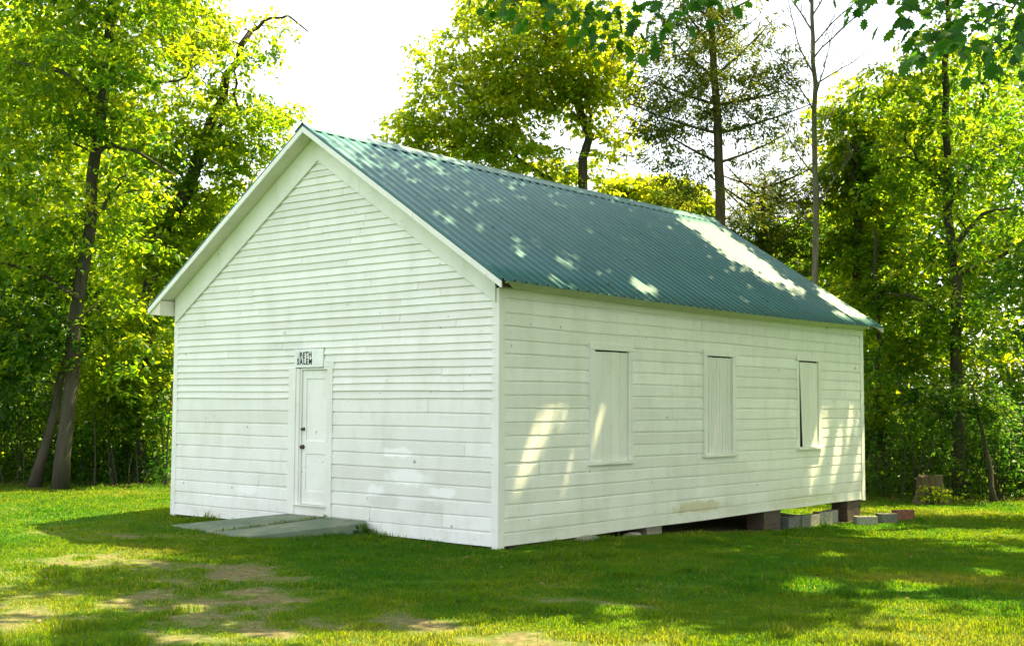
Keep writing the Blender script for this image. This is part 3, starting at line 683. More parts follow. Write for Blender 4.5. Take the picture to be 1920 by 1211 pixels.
def tree(name, label, trunk, r_base, r_top, ells, ncl, nper, ll, leaf, bark_='bark', Rc=(.55, 1.1), group=None, flare=1.5, tone0=.45, tvar=.24, droop=.35, gap=True, cat="tree", wratio=.55, extra=None, shell=2.4, nseg=16, keep=None, wob=.05, tilt=.9, leaf2=None, thick=.16, boughs=()):
    base = trunk[0]; o = empty(name, base, label, cat, group)
    T = trunk_line(trunk, nseg, wob); tt = np.linspace(0, 1, len(T)); tr = r_base*(1-tt)+r_top*tt; tr[0] *= flare; tr[1] *= 1+(flare-1)*.15
    T[0, 2] -= .15
    C = sample_crown(ells, int(ncl*(1 if keep is not None else 1.9)), shell=shell)
    if extra is not None: C = np.concatenate([C, np.array(extra)])
    if keep is not None: C = C[keep(C)]
    if gap: C = C[~sun_gap(C)]
    mb = MB(); mb.tube(T, tr, 12); TT, RR = T[len(T)//5:], tr[len(T)//5:]
    for dp, rb_, line in boughs:
        L_ = trunk_line([ip(a, b_, dp) for a, b_ in line], 9, .04); rr_ = np.linspace(rb_, rb_*.35, 9); mb.tube(L_, rr_, 7, cap=False)
        TT = np.concatenate([TT, L_[1:]]); RR = np.concatenate([RR, rr_[1:]])
    limbs(mb, TT, RR, C); mb.build("trunk", M[bark_], o, True)
    fine = 1 if keep is not None else .88; Rr = rng.uniform(*Rc, len(C))*(1 if keep is not None else .70)
    P, A, Nn, ln, wd, tone = leafage(C, Rr, int(nper*(1 if keep is not None else .62)/fine**2), ll*fine, droop=droop, tone0=tone0, tvar=tvar, wratio=wratio, thick=thick)
    ok = np.ones(len(P), bool)
    if gap: ok &= ~sun_gap(P+A/np.linalg.norm(A, axis=1, keepdims=True)*ln[:, None]*.5)
    V, F = leaves_mesh(P[ok], A[ok], Nn[ok], ln[ok], wd[ok])
    npmesh("crown", V, F, M[leaf], o, {"tone": ('FACE', tone[ok])})
    return o
def gp(px, depth): p = at(px, depth); p[2] = float(gz(p[0], p[1])); return p
def ip(px, py, depth): return at(px, depth, py=py)
def ell(px, py, depth, rx, rz, ry=None): p = ip(px, py, depth); return (*p, rx*.85, ry or rx*.6, rz)

# left: tall straight trunk in front of the wood
D = 27.0
tree("oak_tree", "tall dark trunked oak at the left edge of the lawn, rising past the photo's top",
     [gp(122, D), ip(133, 740, D), ip(150, 520, D), ip(180, 280, D), ip(210, 40, D), ip(235, -260, D), ip(240, -500, D)],   .165, .08,
     [ell(170, 80, D, 3.6, 2.2), ell(60, 260, D-.5, 2.6, 1.8), ell(330, 180, D, 2.6, 1.6), ell(240, 420, D+.3, 2.6, 1.6), ell(60, 480, D, 2.4, 1.6), ell(240, 620, D+.4, 1.7, 1.1), ell(100, 660, D, 1.6, 1.0), ell(200, -200, D, 4.5, 3.0)],
     300, 105, .17, 'leaf_oak', tone0=.45, tvar=.3, flare=1.3, boughs=[(27, .075, [(192, 190), (120, 135), (40, 118), (-60, 90)]), (26.7, .06, [(185, 155), (250, 150), (310, 155), (350, 145)]), (26.8, .06, [(172, 300), (200, 270), (260, 285), (330, 330)]), (26.8, .05, [(160, 420), (215, 360), (235, 330)]), (26.8, .06, [(150, 560), (60, 500), (-10, 495)])], extra=[ip(*q) for q in ((160, 470, D-.6), (175, 350, D-.6), (150, 560, D-.5), (190, 230, D-.7), (205, 120, D-.7), (215, 30, D-.6), (135, 690, D-.5), (230, 300, D-.5), (120, 420, D-.4), (260, 640, D-.3), (215, 560, D-.4), (90, 600, D-.4))])
tree("leaning_tree", "thin leaning trunk just left of the tall oak, its top lost in leaves",
     [gp(70, 27.4), ip(95, 800, 27.4), ip(118, 690, 27.6), ip(150, 560, 27.8)], .12, .06, [ell(60, 580, 27.8, 2.4, 1.3), ell(-60, 700, 27.5, 2.0, 1.2)], 50, 90, .16, 'leaf_deep', tone0=.5, wob=.012, nseg=8)
D = 31.0
tree("open_limbed_tree", "loose limbed tree reaching bare branch tips into the open sky left of the church peak",
     [gp(255, D), ip(290, 470, D), ip(345, 360, D), ip(385, 270, D), ip(425, 140, D), ip(470, 60, D)], .24, .07,
     [ell(400, 330, D, 1.7, 1.1), ell(450, 230, D, 1.9, 1.0), ell(330, 440, D, 2.0, 1.3), ell(380, 120, D, 1.6, 1.1), ell(300, 250, D, 1.8, 1.3), ell(480, 60, D, .9, .8), ell(420, 420, D+1, 1.6, .8), ell(340, 20, D, 1.8, 1.2)],
     160, 110, .17, 'leaf_yellow', tone0=.42, tvar=.3,
     boughs=[(31, .08, [(290, 470), (320, 410)]), (31, .06, [(385, 270), (440, 200), (440, 110)]), (31, .05, [(465, 62), (505, 35), (545, 30), (578, 60)]), (31, .05, [(345, 360), (395, 290)])],
     extra=[ip(520, 30, D), ip(500, 110, D), ip(530, 200, D), ip(515, 290, D)])
tree("young_tree", "yellow green young tree filling in beside the front left eave of the church", [gp(262, 29.5), ip(270, 700, 29.5), ip(285, 560, 29.5), ip(300, 440, 29.5)], .10, .04,
     [ell(250, 640, 29.5, 1.7, 1.5), ell(310, 520, 30, 1.6, 1.2), ell(200, 720, 29, 1.6, 1.1), ell(290, 760, 29.2, 1.3, .9)], 90, 95, .15, 'leaf_yellow', tone0=.5, tvar=.3)
tree("edge_tree", "bright broadleaf tree cut off by the left edge of the photo", [gp(-150, 28.5), ip(-140, 500, 28.5), ip(-120, 100, 28.5), ip(-100, -250, 28.5)], .25, .1,
     [ell(-60, 350, 28.5, 2.8, 2.2), ell(0, 120, 28.5, 2.6, 2.0), ell(-80, 600, 28.5, 2.6, 1.5), ell(-100, -100, 28.5, 3.5, 2.2)], 130, 95, .17, 'leaf_yellow', tone0=.35, tvar=.3)
# behind the roof
D = 33.5
tree("spreading_oak_tree", "large bright yellow green oak with dark forked trunk rising behind the middle of the roof",
     [gp(1095, D), ip(1092, 360, D), ip(1100, 255, D), ip(1075, 170, D), ip(1045, 90, D), ip(1040, -80, D), ip(1050, -300, D)], .15, .06,
     [ell(1000, 90, D, 3.0, 1.7), ell(1110, 150, D, 1.5, 1.6), ell(870, 230, D, 2.7, 1.1), ell(770, 250, D, 1.3, .8), ell(830, 130, D, 1.3, 1.1), ell(980, 190, D, 2.0, .9), ell(1150, 70, D, 1.4, 1.2), ell(1160, 230, D, 1.0, .8), ell(1040, 330, D+1, 1.5, .7), ell(960, 290, D, 1.9, .8), ell(1130, 300, D, 1.2, .9), ell(930, 20, D, 1.6, .9), ell(1050, -60, D, 2.2, 1.1), ell(820, 310, D+.3, 1.0, .5)],
     410, 62, .19, 'leaf_yellow', tone0=.70, tvar=.3, Rc=(.45, .85),
     boughs=[(33.5, .075, [(1092, 375), (1045, 345), (975, 300), (900, 280), (840, 275)]), (33.5, .07, [(1090, 310), (1108, 250), (1098, 180), (1082, 90)]), (33.5, .06, [(975, 305), (925, 230), (880, 180)]), (33.5, .05, [(1050, 190), (1015, 150), (940, 135)]), (33.5, .06, [(1040, 90), (1040, 40), (1030, -40)])],
     extra=[ip(735, 225, D), ip(725, 260, D), ip(790, 100, D), ip(850, 60, D), ip(870, 10, D), ip(1190, 170, D)])
tree("low_bright_tree", "low bright yellow green tree peeping over the ridge beside the cedar trunk", [gp(1250, 34.5), ip(1255, 420, 34.5), ip(1262, 370, 34.5)], .12, .05,
     [ell(1260, 375, 34.5, 1.2, .75), ell(1190, 360, 34.8, 1.0, .5), ell(1300, 390, 34.2, .6, .5), ell(1150, 350, 35, .7, .4)], 55, 95, .19, 'leaf_yellow', tone0=.68, tvar=.2, Rc=(.4, .7))
# red cedar: airy sprays of needles
def cedar(name, label, trunk, r0, ells, ncl, nper, extra=None):
    o = empty(name, trunk[0], label, "tree"); T = trunk_line(trunk, 16, .02); tt = np.linspace(0, 1, 16); tr = r0*(1-tt)+.04*tt; T[0, 2] -= .15
    C = sample_crown(ells, ncl, shell=2.0)
    if extra is not None: C = np.concatenate([C, np.array(extra)])
    mb = MB(); mb.tube(T, tr, 10); TT, RR = T[3:], tr[3:]
    for i in range(5, 15):          # ascending limbs
        for s_ in (-1, 1):
            if rng.random() < .85:
                e_ = T[i]+rt*s_*rng.uniform(1.2, 2.3)*(1.15-.03*i)+np.array([rng.normal(0, .3), rng.normal(0, .3), rng.uniform(.4, 1.5)])
                L_ = bez(T[i], (T[i]+e_)/2-np.array([0, 0, .12]), e_, 8); mb.tube(L_, np.linspace(.045, .012, 8), 5, cap=False); TT = np.concatenate([TT, L_[1:]]); RR = np.concatenate([RR, np.linspace(.03, .012, 7)])
    limbs(mb, TT, RR, C, sagk=-.06); mb.build("trunk", M['bark_cedar'], o, True)
    Rr = rng.uniform(.35, .85, len(C)); P, A, Nn, ln, wd, tone = leafage(C, Rr*.8, int(nper*.6), .145, droop=-.05, thick=.3, tone0=.5, tvar=.34, wratio=.28, up_n=.9)
    V, F = leaves_mesh(P, A, Nn, ln, wd, .1); npmesh("crown", V, F, M['leaf_cedar'], o, {"tone": ('FACE', tone)}); return o
D = 31.5
cedar("cedar_tree", "tall wispy dark cedar with a straight trunk rising behind the far end of the roof", [gp(1352, D), ip(1350, 415, D), ip(1346, 250, D), ip(1335, 90, D), ip(1325, -80, D), ip(1320, -240, D)], .16,
      [ell(1330, 60, D, 2.1, 1.6), ell(1230, 190, D, 1.1, 1.1), ell(1400, 190, D, 1.3, 1.0), ell(1260, 290, D, 1.1, .8), ell(1420, 320, D, .9, .7), ell(1310, 200, D, 1.6, 1.2), ell(1330, -100, D, 1.6, 1.6), ell(1290, 360, D, 1.2, .5), ell(1420, 400, D, 1.0, .5), ell(1450, 130, D, 1.0, 1.0), ell(1440, 240, D, 1.0, .9), ell(1220, 250, D, 1.0, .8), ell(1210, 110, D, .7, .8)], 300, 150)
cedar("young_cedar_tree", "olive brown feathery cedar filling the gap behind the far roof slope", [gp(1430, 34), ip(1425, 500, 34), ip(1435, 330, 34)], .14,
      [ell(1420, 440, 34, 1.5, .9), ell(1480, 380, 34.5, 1.4, 1.2), ell(1400, 500, 34, 1.2, .6), ell(1490, 480, 34, 1.2, 1.0), ell(1470, 280, 34.5, 1.0, .8), ell(1420, 370, 34, 1.0, .8)], 170, 130)
# dead, leafless tree
D = 32.0
o = empty("bare_tree", gp(1530, D), "slim leafless grey tree standing against the sky right of the cedar", "tree")
T = trunk_line([gp(1530, D), ip(1531, 520, D), ip(1530, 330, D), ip(1527, 180, D), ip(1523, 60, D), ip(1521, -60, D), ip(1518, -160, D)], 18, .02)
mb = MB(); mb.tube(T, np.linspace(.10, .03, 18), 9); mb.build("trunk", M['bark_grey'], o, True)
mb = MB()
def spray(a, d, L_, r_, depth_):
    d = d/np.linalg.norm(d); n = 6; P = [a]
    for i in range(n): d = d+rng.normal(0, .10, 3)+np.array([0, 0, .05]); d /= np.linalg.norm(d); P.append(P[-1]+d*L_/n)
    mb.tube(P, np.linspace(r_, r_*.35, n+1), 5, cap=False)
    if depth_:
        for i in range(1, n+1):
            if rng.random() < .85:
                v_ = rng.normal(0, 1, 3); v_ -= d*(v_@d); v_ /= np.linalg.norm(v_); spray(P[i], d*.8+v_*.7+np.array([0, 0, .2]), L_*rng.uniform(.35, .6), r_*.45, depth_-1)
for (py, sgn, L_) in ((140, -1, 1.9), (110, 1, 2.0), (60, -1, 1.5), (30, 1, 1.7), (190, 1, 1.5), (210, -1, 1.9), (10, -1, 1.2), (-20, 1, 1.3), (270, 1, 1.2), (330, -1, 1.4), (85, 1, 1.6), (160, 1, 1.8), (-60, -1, 1.4), (390, 1, 1.5), (420, -1, 1.2)):
    tx = np.interp(py, [-60, 180, 520], [1521, 1527, 1531]); spray(ip(tx, py, D), rt*sgn*.75+np.array([0, 0, .8])+rng.normal(0, .2, 3), L_*1.15, .026, 2)
mb.build("branch", M['bark_grey'], o, True)
# right side
tree("golden_tree", "yellow topped broadleaf tree just right of the leafless tree", [gp(1610, 33.5), ip(1608, 500, 33.5), ip(1600, 320, 33.5), ip(1605, 200, 33.5)], .16, .05,
     [ell(1590, 220, 33.5, 1.3, 1.1), ell(1640, 300, 33.5, 1.7, 1.3), ell(1580, 350, 34, 1.2, 1.1), ell(1640, 440, 33.5, 1.6, 1.0), ell(1570, 480, 33.5, .9, .8), ell(1700, 200, 34, 1.3, .9)], 130, 100, .18, 'leaf_yellow', tone0=.52, tvar=.3, Rc=(.5, .9))
D = 31.0
tree("maple_tree", "dark trunked maple with spreading tiers of leaves, right of the church behind the stump", [gp(1793, D), ip(1792, 700, D), ip(1788, 520, D), ip(1780, 340, D), ip(1770, 180, D), ip(1775, 0, D)], .17, .06,
     [ell(1740, 330, D, 2.2, 1.2), ell(1690, 210, D, 1.7, 1.0), ell(1850, 250, D, 1.8, 1.3), ell(1720, 470, D, 1.9, .9), ell(1870, 430, D, 1.7, 1.0), ell(1740, 600, D, 1.8, .8), ell(1850, 620, D, 1.6, .9), ell(1790, 110, D, 1.9, 1.0), ell(1700, 700, D, 1.2, .7), ell(1700, 135, D, 1.7, .7), ell(1640, 185, D+1.5, 1.3, .7), ell(1850, 70, D, 1.7, .8), ell(1760, 60, D, 1.2, .6), ell(1800, -50, D, 2.6, 1.2), ell(1800, -250, D, 4.2, 2.4)],
     290, 90, .17, 'leaf_oak', tone0=.38, tvar=.34, Rc=(.5, 1.0), flare=1.3, extra=[ip(*q) for q in ((1790, 640, 30.6), (1775, 560, 30.5), (1800, 470, 30.5), (1780, 400, 30.4), (1770, 300, 30.4), (1790, 230, 30.4), (1760, 180, 30.5), (1785, 120, 30.5), (1800, 700, 30.6), (1810, 350, 30.5))], boughs=[(31, .07, [(1788, 520), (1830, 500), (1900, 470), (1960, 455)]), (30.8, .07, [(1785, 470), (1840, 400), (1900, 390)]), (31, .06, [(1790, 600), (1720, 560), (1660, 550)]), (31, .06, [(1778, 350), (1720, 300), (1690, 230)]), (31, .06, [(1782, 380), (1830, 300), (1880, 270)])])
tree("slender_tree", "slender trunked tree close behind the far right corner of the church", [gp(1652, 32), ip(1650, 700, 32), ip(1645, 560, 32), ip(1640, 430, 32)], .10, .04,
     [ell(1665, 560, 32, 1.1, .8), ell(1640, 500, 32.5, 1.0, .7), ell(1690, 650, 31.5, 1.1, .7), ell(1660, 760, 31.5, 1.0, .7)], 60, 95, .16, 'leaf_oak', tone0=.45, tvar=.32, Rc=(.4, .8))
D = 25.5
tree("shady_tree", "deep green tree cut off by the right edge of the photo", [gp(2080, D), ip(2075, 500, D), ip(2060, 150, D), ip(2040, -250, D)], .28, .1,
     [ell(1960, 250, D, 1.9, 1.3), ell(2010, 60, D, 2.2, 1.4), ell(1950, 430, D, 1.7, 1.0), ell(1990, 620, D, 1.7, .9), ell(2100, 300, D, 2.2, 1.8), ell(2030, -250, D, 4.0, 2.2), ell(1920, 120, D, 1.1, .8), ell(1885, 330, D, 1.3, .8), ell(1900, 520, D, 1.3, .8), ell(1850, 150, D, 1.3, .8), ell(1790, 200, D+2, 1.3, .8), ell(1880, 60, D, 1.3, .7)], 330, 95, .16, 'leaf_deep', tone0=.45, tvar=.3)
tree("sapling", "crooked thin sapling in the shade right of the stump", [gp(1858, 29.5), ip(1852, 860, 29.5), ip(1835, 790, 29.5), ip(1822, 720, 29.5)], .07, .025,
     [ell(1800, 740, 29.5, 1.1, .5), ell(1870, 760, 29.5, .9, .5), ell(1740, 790, 29.5, .8, .4)], 26, 80, .13, 'leaf_deep', tone0=.55, tvar=.3, Rc=(.4, .7), wob=.02, nseg=9)
# the two big yard trees standing right of the picture whose crowns shade the roof, wall and lawn
above = lambda C: project(C)[1] < -120
tree("yard_oak_tree", "great spreading oak right of the church, its high crown shading the roof", [(9.4, 10.8, float(gz(9.4, 10.8))), (9.0, 10.8, 5), (8.0, 10.8, 10), (6.5, 11, 14), (5.5, 11, 17)], .42, .12,
     [(4.5, 11.5, 15.0, 7.5, 8.5, 2.6), (1.0, 10.5, 15, 4, 7, 1.8), (8, 6, 12.5, 4.0, 4.0, 2.4)], 760, 95, .24, 'leaf_oak', Rc=(.8, 1.3), keep=above, shell=3.0, wratio=.65)
def hang(px, py, depth): return ip(px, py, depth)
fo_extra = [(3.2, 2.6, 8.7), (2.0, 1.0, 8.9), (.5, -.5, 9.0)]
tree("front_oak_tree", "dark spreading oak at front right whose crown shades the front lawn", [(11.3, -3.0, float(gz(11.3, -3.0))), (11.0, -2.6, 3.5), (9.8, -1.8, 6.8), (7.5, -.8, 8.8), (6.5, -.5, 10.5)], .36, .12,
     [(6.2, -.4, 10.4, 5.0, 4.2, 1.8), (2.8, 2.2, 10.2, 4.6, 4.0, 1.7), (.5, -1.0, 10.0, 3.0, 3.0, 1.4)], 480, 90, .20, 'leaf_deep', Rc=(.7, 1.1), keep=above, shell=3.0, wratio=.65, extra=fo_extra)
# its low boughs of lobed leaves hang into the top of the picture
lobe = np.array([(0, 0), (.10, .10), (.26, .08), (.20, .24), (.36, .34), (.24, .42), (.40, .62), (.22, .62), (.22, .82), (.10, .80), (0, 1.0)])
outl = np.concatenate([lobe, (lobe*[-1, 1])[::-1][1:-1]])
def lobed(P, A, Nn, ln):
    A = A/np.linalg.norm(A, axis=1, keepdims=True); S = np.cross(A, Nn); S /= np.linalg.norm(S, axis=1, keepdims=True); Nn = np.cross(S, A)
    n, k = len(P), len(outl); c = P+A*(ln*.45)[:, None]
    ring = P[:, None]+ln[:, None, None]*(S[:, None]*outl[None, :, :1]*1.15+A[:, None]*outl[None, :, 1:2]-Nn[:, None]*(.25*outl[None, :, 1:2]**2+.35*np.abs(outl[None, :, :1])))
    V = np.concatenate([c[:, None], ring], 1); b = (np.arange(n)*(k+1))[:, None]
    F = np.stack([np.broadcast_to(b, (n, k)), b+1+np.arange(k)[None], b+1+(np.arange(k)[None]+1) % k], -1).reshape(-1, 3)
    return V.reshape(-1, 3), F, k
bo = empty("overhanging_oak_branch", (10.6, -2.4, 6.6), "dark boughs of big lobed oak leaves hanging into the top of the photo", "branch")
BC = [(905, -25, 11), (945, 2, 11), (1000, -8, 10.8), (1050, -5, 10.6), (1090, 20, 10.5), (1120, 45, 10.4), (1150, 10, 10.4), (1185, 50, 10.3), (1215, 80, 10.3), (1240, 30, 10.2), (1280, 10, 10.1), (1320, -15, 10), (1360, -20, 9.9), (1000, 30, 10.7), (1140, 75, 10.4),
      (1640, 8, 9), (1690, 10, 8.8), (1735, 25, 8.7), (1770, 60, 8.6), (1830, 10, 8.4), (1880, 40, 8.2), (1920, 90, 8.0), (1800, 95, 7.6), (1860, 75, 7.5), (1740, 75, 8.3), (1940, 20, 8), (1700, -40, 8.6), (1800, -60, 8.3), (1500, -50, 9.6), (1430, -60, 9.8), (1580, -60, 9.2)]
BCW = np.array([ip(*c) for c in BC]); mb = MB()
for tgt in (ip(1120, -60, 10.4), ip(1700, -60, 8.8), ip(1930, -20, 8.2)):
    pl = bez(np.array([10.2, -2.0, 6.7]), (np.array([10.2, -2.0, 6.7])+tgt)/2+np.array([0, 0, .9]), tgt, 8); mb.tube(pl, np.linspace(.09, .02, 8), 7)
T3 = np.concatenate([bez(np.array([10.2, -2.0, 6.7]), (np.array([10.2, -2.0, 6.7])+t_)/2+np.array([0, 0, .9]), t_, 12)[5:] for t_ in (ip(1120, -60, 10.4), ip(1700, -60, 8.8), ip(1930, -20, 8.2))])
limbs(mb, T3, np.full(len(T3), .02), BCW, sagk=.05, twig=.006)
mb.build("limb", M['bark'], bo, True)
nper = 14; m = len(BCW)*nper; c = np.repeat(BCW, nper, 0); dd = rng.normal(0, 1, (m, 3))*[1, 1, .6]; dd /= np.linalg.norm(dd, axis=1, keepdims=True)
P = c+dd*(rng.random((m, 1))**.5)*.30; A = dd*.8+np.array([0, 0, -.45])+rng.normal(0, .3, (m, 3))
V, F, k = lobed(P, A, np.array([0, 0, 1.])+rng.normal(0, .45, (m, 3)), rng.uniform(.075, .145, m))
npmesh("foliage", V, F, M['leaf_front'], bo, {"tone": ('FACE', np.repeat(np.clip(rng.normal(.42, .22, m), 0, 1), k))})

# ------------------------------------------------------------------ woods, undergrowth, leaf litter
def mass(name, C, Rr, nper, ll, leaf, tone0, tvar, label, cat, gap=False, droop=.35):
    P, A, Nn, ln, wd, tone = leafage(C, Rr, nper, ll, droop=droop, tone0=tone0, tvar=tvar, thick=.3, up_n=.7)
    if gap: k_ = ~sun_gap(P); P, A, Nn, ln, wd, tone = P[k_], A[k_], Nn[k_], ln[k_], wd[k_], tone[k_]
    V, F = leaves_mesh(P, A, Nn, ln, wd); o = npmesh(name, V, F, M[leaf], None, {"tone": ('FACE', tone)})
    return tag(o, label, cat, None, "stuff")
def fill(pxr, dr, top_px, top_y, n, zmin=.3):
    px = rng.uniform(*pxr, n); dep = rng.uniform(*dr, n); ty = np.interp(px, top_px, top_y)
    ztop = 1.86+(752-ty)/FPX*dep; z = zmin+(ztop-zmin)*rng.random(n)**.85
    C = CAM+fw*dep[:, None]+rt*((px-960)/FPX*dep)[:, None]; C[:, 2] = z; return C
C = fill((-300, 330), (32, 47), [-300, 0, 200, 270, 330], [-150, -20, 60, 330, 430], 1300)
C2 = fill((300, 520), (36, 47), [300, 400, 450, 480, 520], [370, 375, 345, 360, 420], 300)
mass("left_woodland", np.concatenate([C, C2]), rng.uniform(.8, 1.5, len(C)+len(C2)), 60, .26, 'leaf_yellow', .38, .3, "dense sunlit wood closing the view behind the trees left of the church", "woodland")
C = fill((1380, 1640), (37, 48), [1380, 1450, 1560, 1640], [450, 420, 380, 270], 420)
C2 = fill((1600, 2350), (34, 48), [1600, 1700, 1800, 2350], [300, 170, 60, -150], 1300)
n3 = 1700      # unseen wood added along the right of the yard to darken the side wall
C_unseen = np.stack([rng.uniform(15.5, 24, n3), rng.uniform(-8, 34, n3), .4+23*rng.random(n3)], 1)
C2 = np.concatenate([C2, C_unseen])
mass("right_woodland", np.concatenate([C, C2]), rng.uniform(.8, 1.5, len(C)+len(C2)), 60, .25, 'leaf_oak', .42, .32, "dense green wood behind the trees right of the church, with an added unseen shading flank", "woodland")
C = fill((520, 1420), (40, 55), [520, 1420], [560, 560], 350)
mass("distant_woodland", C, rng.uniform(.9, 1.6, len(C)), 50, .28, 'leaf_oak', .4, .3, "low wood hidden behind the church", "woodland")
def stems(parent_mass, pxr, dr, n):
    mb = MB()
    for _ in range(n):
        p = gp(rng.uniform(*pxr), rng.uniform(*dr)); h_ = rng.uniform(.8, 2.6); q = p+np.array([rng.normal(0, .25), rng.normal(0, .25), h_]); mb.tube(bez(p-[0, 0, .05], (p+q)/2+rng.normal(0, .12, 3), q, 5), np.linspace(rng.uniform(.012, .03), .006, 5), 5, cap=False)
    mb.build("stem", M['bark'], parent_mass)["kind"] = "stuff"
def low(pxr, dr, h, n):
    px = rng.uniform(*pxr, n); dep = rng.uniform(*dr, n); C = CAM+fw*dep[:, None]+rt*((px-960)/FPX*dep)[:, None]
    C[:, 2] = gz(C[:, 0], C[:, 1])+.12+h*rng.random(n)**1.1*(.45+.9*vnoise(px/60, dep*.4)); return C
C = low((-250, 345), (28.3, 33), 2.6, 420)
um = mass("left_undergrowth", C, rng.uniform(.35, .75, len(C)), 75, .12, 'leaf_deep', .45, .3, "dark tangle of undergrowth under the trees at the left edge of the lawn", "undergrowth")
stems(um, (-250, 345), (28.0, 30.5), 70)
C = low((1600, 2300), (30.2, 35), 2.8, 480)
um = mass("right_undergrowth", C, rng.uniform(.35, .75, len(C)), 75, .12, 'leaf_deep', .45, .32, "dark undergrowth behind the stump at the right edge of the lawn", "undergrowth")
stems(um, (1600, 2150), (29.9, 32), 80)
C = low((500, 1600), (41, 46), 2.2, 200)
mass("distant_undergrowth", C, rng.uniform(.5, .9, len(C)), 50, .16, 'leaf_deep', .45, .3, "undergrowth in the distance behind the church", "undergrowth")
C = np.array([[sx+.25+rng.normal(0, .16), sy-.25+rng.normal(0, .16), sz+.08+rng.random()*.35] for _ in range(12)])
P, A, Nn, ln, wd, tone = leafage(C, np.full(12, .22), 34, .09, tone0=.75, tvar=.2)
V, F = leaves_mesh(P, A, Nn, ln, wd); sb = empty("seedling_plant", (sx+.25, sy-.25, sz), "light green seedling growing at the foot of the stump", "plant")
npmesh("foliage", V, F, M['leaf_oak'], sb, {"tone": ('FACE', tone)})
mb = MB()
for c_ in C: mb.tube([(sx+.25, sy-.25, sz-.03), tuple(c_)], [.008, .004], 5)
mb.build("stem", M['bark'], sb)
px = np.concatenate([rng.uniform(1600, 2100, 1500), rng.uniform(-150, 330, 900)]); dep = np.concatenate([rng.normal(30.3, .8, 1500), rng.normal(28.4, .5, 900)])
P = CAM+fw*dep[:, None]+rt*((px-960)/FPX*dep)[:, None]; Q = np.stack([rng.uniform(-9, 11, 500), rng.uniform(-9, 12, 500), np.zeros(500)], 1); Q = Q[~((Q[:, 0] < .1) & (Q[:, 0] > -7.4) & (Q[:, 1] > -1.4))]; P = np.concatenate([P, Q]); P[:, 2] = gz(P[:, 0], P[:, 1])+.03
yl = rng.uniform(.2, 11.3, 160); tl = rng.random(160)**1.6; xl = OE-.05-tl*3.5; P = np.concatenate([P, np.stack([xl, yl, ZR-SL*(xl-CX)+sag(yl)+.035], 1)])
tag(litter("leaf_litter", P, ""), "brown fallen leaves along the edge of the woods, on the lawn and on the roof", "leaf litter", None, "stuff")

# ------------------------------------------------------------------ grass
def grass_points(d0, d1, dens, margin=1.18):
    half = 960/FPX*margin; area = half*(d1*d1-d0*d0); n = int(area*dens)
    d = np.sqrt(rng.uniform(d0*d0, d1*d1, n)); lat = rng.uniform(-half, half, n)*d
    fh = np.array([math.sin(YAW), math.cos(YAW)]); rh = np.array([math.cos(YAW), -math.sin(YAW)])
    return CAM[None, :2]+fh*d[:, None]+rh*lat[:, None], d
Ps_, Ds_, Sc = [], [], []
for d0, d1, dens, wscale in ((7.2, 12.5, 5200, .8), (12.5, 18, 3000, 1.1), (18, 32, 1300, 1.6)):
    p, d = grass_points(d0, d1, dens); Ps_.append(p); Ds_.append(d); Sc.append(np.full(len(p), wscale))
X = np.concatenate(Ps_); Dp = np.concatenate(Ds_); Sc = np.concatenate(Sc)
b = bare_at(X[:, 0], X[:, 1]); tuft = fbm(X[:, 0]+31, X[:, 1]-17, 2.3)
def in_poly(X, poly):
    c = np.zeros(len(X), bool); n = len(poly)
    for i in range(n):
        (x0, y0), (x1, y1) = poly[i], poly[(i+1) % n]
        c ^= ((y0 > X[:, 1]) != (y1 > X[:, 1])) & (X[:, 0] < (x1-x0)*(X[:, 1]-y0)/(y1-y0+1e-9)+x0)
    return c
slab_hit = in_poly(X, SLAB_A) | in_poly(X, SLAB_B)
inside = (X[:, 0] > -Wd-.02) & (X[:, 0] < -.12) & (X[:, 1] > -.01) & (X[:, 1] < Ln)
keep_ = (rng.random(len(X)) > .96*smooth(.28, .80, b)) & ~slab_hit & ~inside
X, Sc, b, tuft, Dp = X[keep_], Sc[keep_], b[keep_], tuft[keep_], Dp[keep_]
n = len(X); z = gz(X[:, 0], X[:, 1])+(fbm(X[:, 0], X[:, 1], 2.6)-.5)*.035
near_wall = np.exp(-(np.maximum(np.abs(X[:, 0]-CX)-Wd/2, 0)**2+np.maximum(np.abs(X[:, 1]-Ln/2)-Ln/2, 0)**2)/.05)
h = (.016+.085*tuft**2.2*rng.uniform(.4, 1.6, n))*(1-.55*b)*(1+1.6*near_wall*rng.random(n))*np.where(Dp > 18, .8, 1); wdt = (.0035+.003*rng.random(n))*Sc
h = h*(1+1.3*smooth(.74, .9, vnoise(X[:, 0]+3, X[:, 1]-8, 3.1))*rng.random(n))
az = rng.random(n)*2*math.pi; lean = np.abs(rng.normal(0, .5, n))+.12; dx, dy = np.cos(az), np.sin(az)
sxv, syv = -dy*wdt, dx*wdt
B0 = np.stack([X[:, 0]-sxv, X[:, 1]-syv, z-.01], 1); B1 = np.stack([X[:, 0]+sxv, X[:, 1]+syv, z-.01], 1)
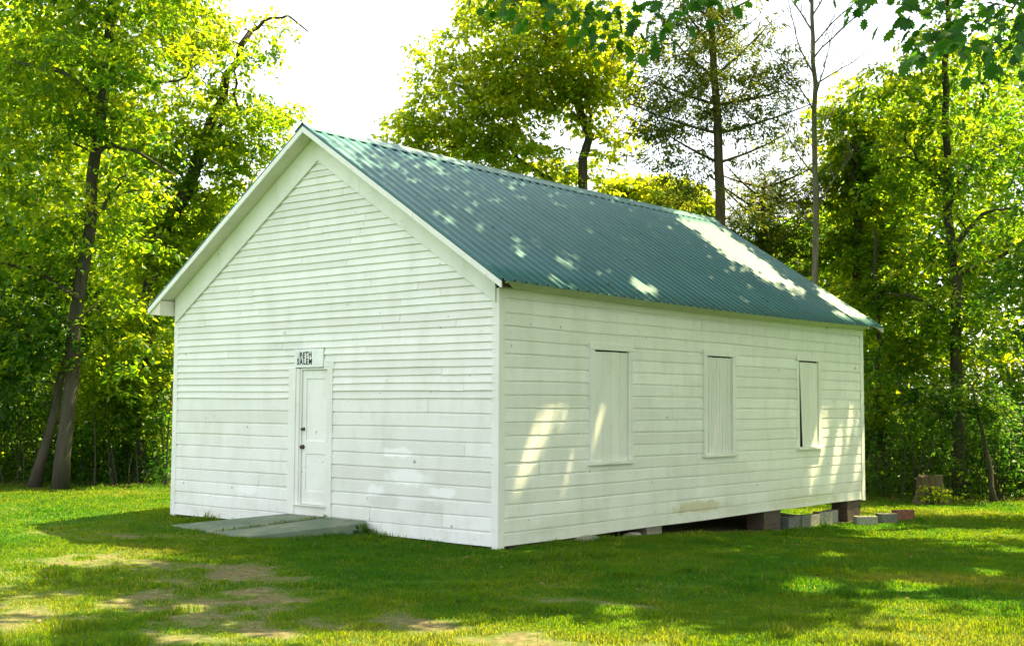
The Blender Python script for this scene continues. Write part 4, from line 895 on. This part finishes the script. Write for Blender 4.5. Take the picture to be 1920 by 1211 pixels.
mx, my = X[:, 0]+dx*h*lean*.35, X[:, 1]+dy*h*lean*.35; M0 = np.stack([mx-sxv*.75, my-syv*.75, z+h*.6], 1); M1 = np.stack([mx+sxv*.75, my+syv*.75, z+h*.6], 1)
TP = np.stack([X[:, 0]+dx*h*lean, X[:, 1]+dy*h*lean, z+h*(1.05-.25*np.minimum(lean, 1.2))], 1)
V = np.stack([B0, B1, M1, M0, TP], 1).reshape(-1, 3); o5 = (np.arange(n)*5)[:, None]
F = np.concatenate([o5+[0, 1, 2], o5+[0, 2, 3], o5+[3, 2, 4]], 1).reshape(-1, 3)
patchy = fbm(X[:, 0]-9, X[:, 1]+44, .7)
sunlit_straw = np.clip(1.3-ell_d(X[:, 0], X[:, 1], [(3.6, -4.7, 2.3, .75, 38), (6.8, -1.9, 1.9, .8, 40), (-4.0, -3.4, 2.2, .8, 28), (-.4, -6.3, 2.3, .9, -30), (.9, 13.4, 5, 1.3, 10), (-13, 2.4, 4, .9, 40), (5.2, 1.4, 2.2, .6, 45)]), 0, 1)  # sunlight's yellow put into the colour of the sunlit spots; near band truly straw
dry_sunlit = np.clip(.16+.42*sunlit_straw+(patchy-.5)*.9+rng.normal(0, .09, n)+b*.42, 0, 1)
dry_sunlit = np.where(rng.random(n) < .025+.25*b, rng.uniform(.75, 1, n), np.minimum(dry_sunlit, .72))
gr = npmesh("lawn_grass", V, F, M['grass'], None, {"tone": ('FACE', np.repeat(dry_sunlit, 3))})
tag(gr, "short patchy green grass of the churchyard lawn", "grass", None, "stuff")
# a line of weeds in the slab crack
t = rng.random(260); P = np.stack([-4.62+1.34*t, -1.09+1.03*t+rng.normal(0, .012, 260), -.05+.235*t], 1)
V, F = leaves_mesh(P, np.array([0, 0, 1.])+rng.normal(0, .6, (260, 3)), rng.normal(0, 1, (260, 3)), rng.uniform(.02, .07, 260), rng.uniform(.006, .014, 260))
tag(npmesh("crack_weeds", V, F, M['grass'], None, {"tone": ('FACE', rng.uniform(.1, .9, 260))}), "thin line of weeds growing in the slab crack", "weeds", None, "stuff")
print("leaf/grass faces", sum(len(o.data.polygons) for o in sc.objects if o.type == 'MESH'))
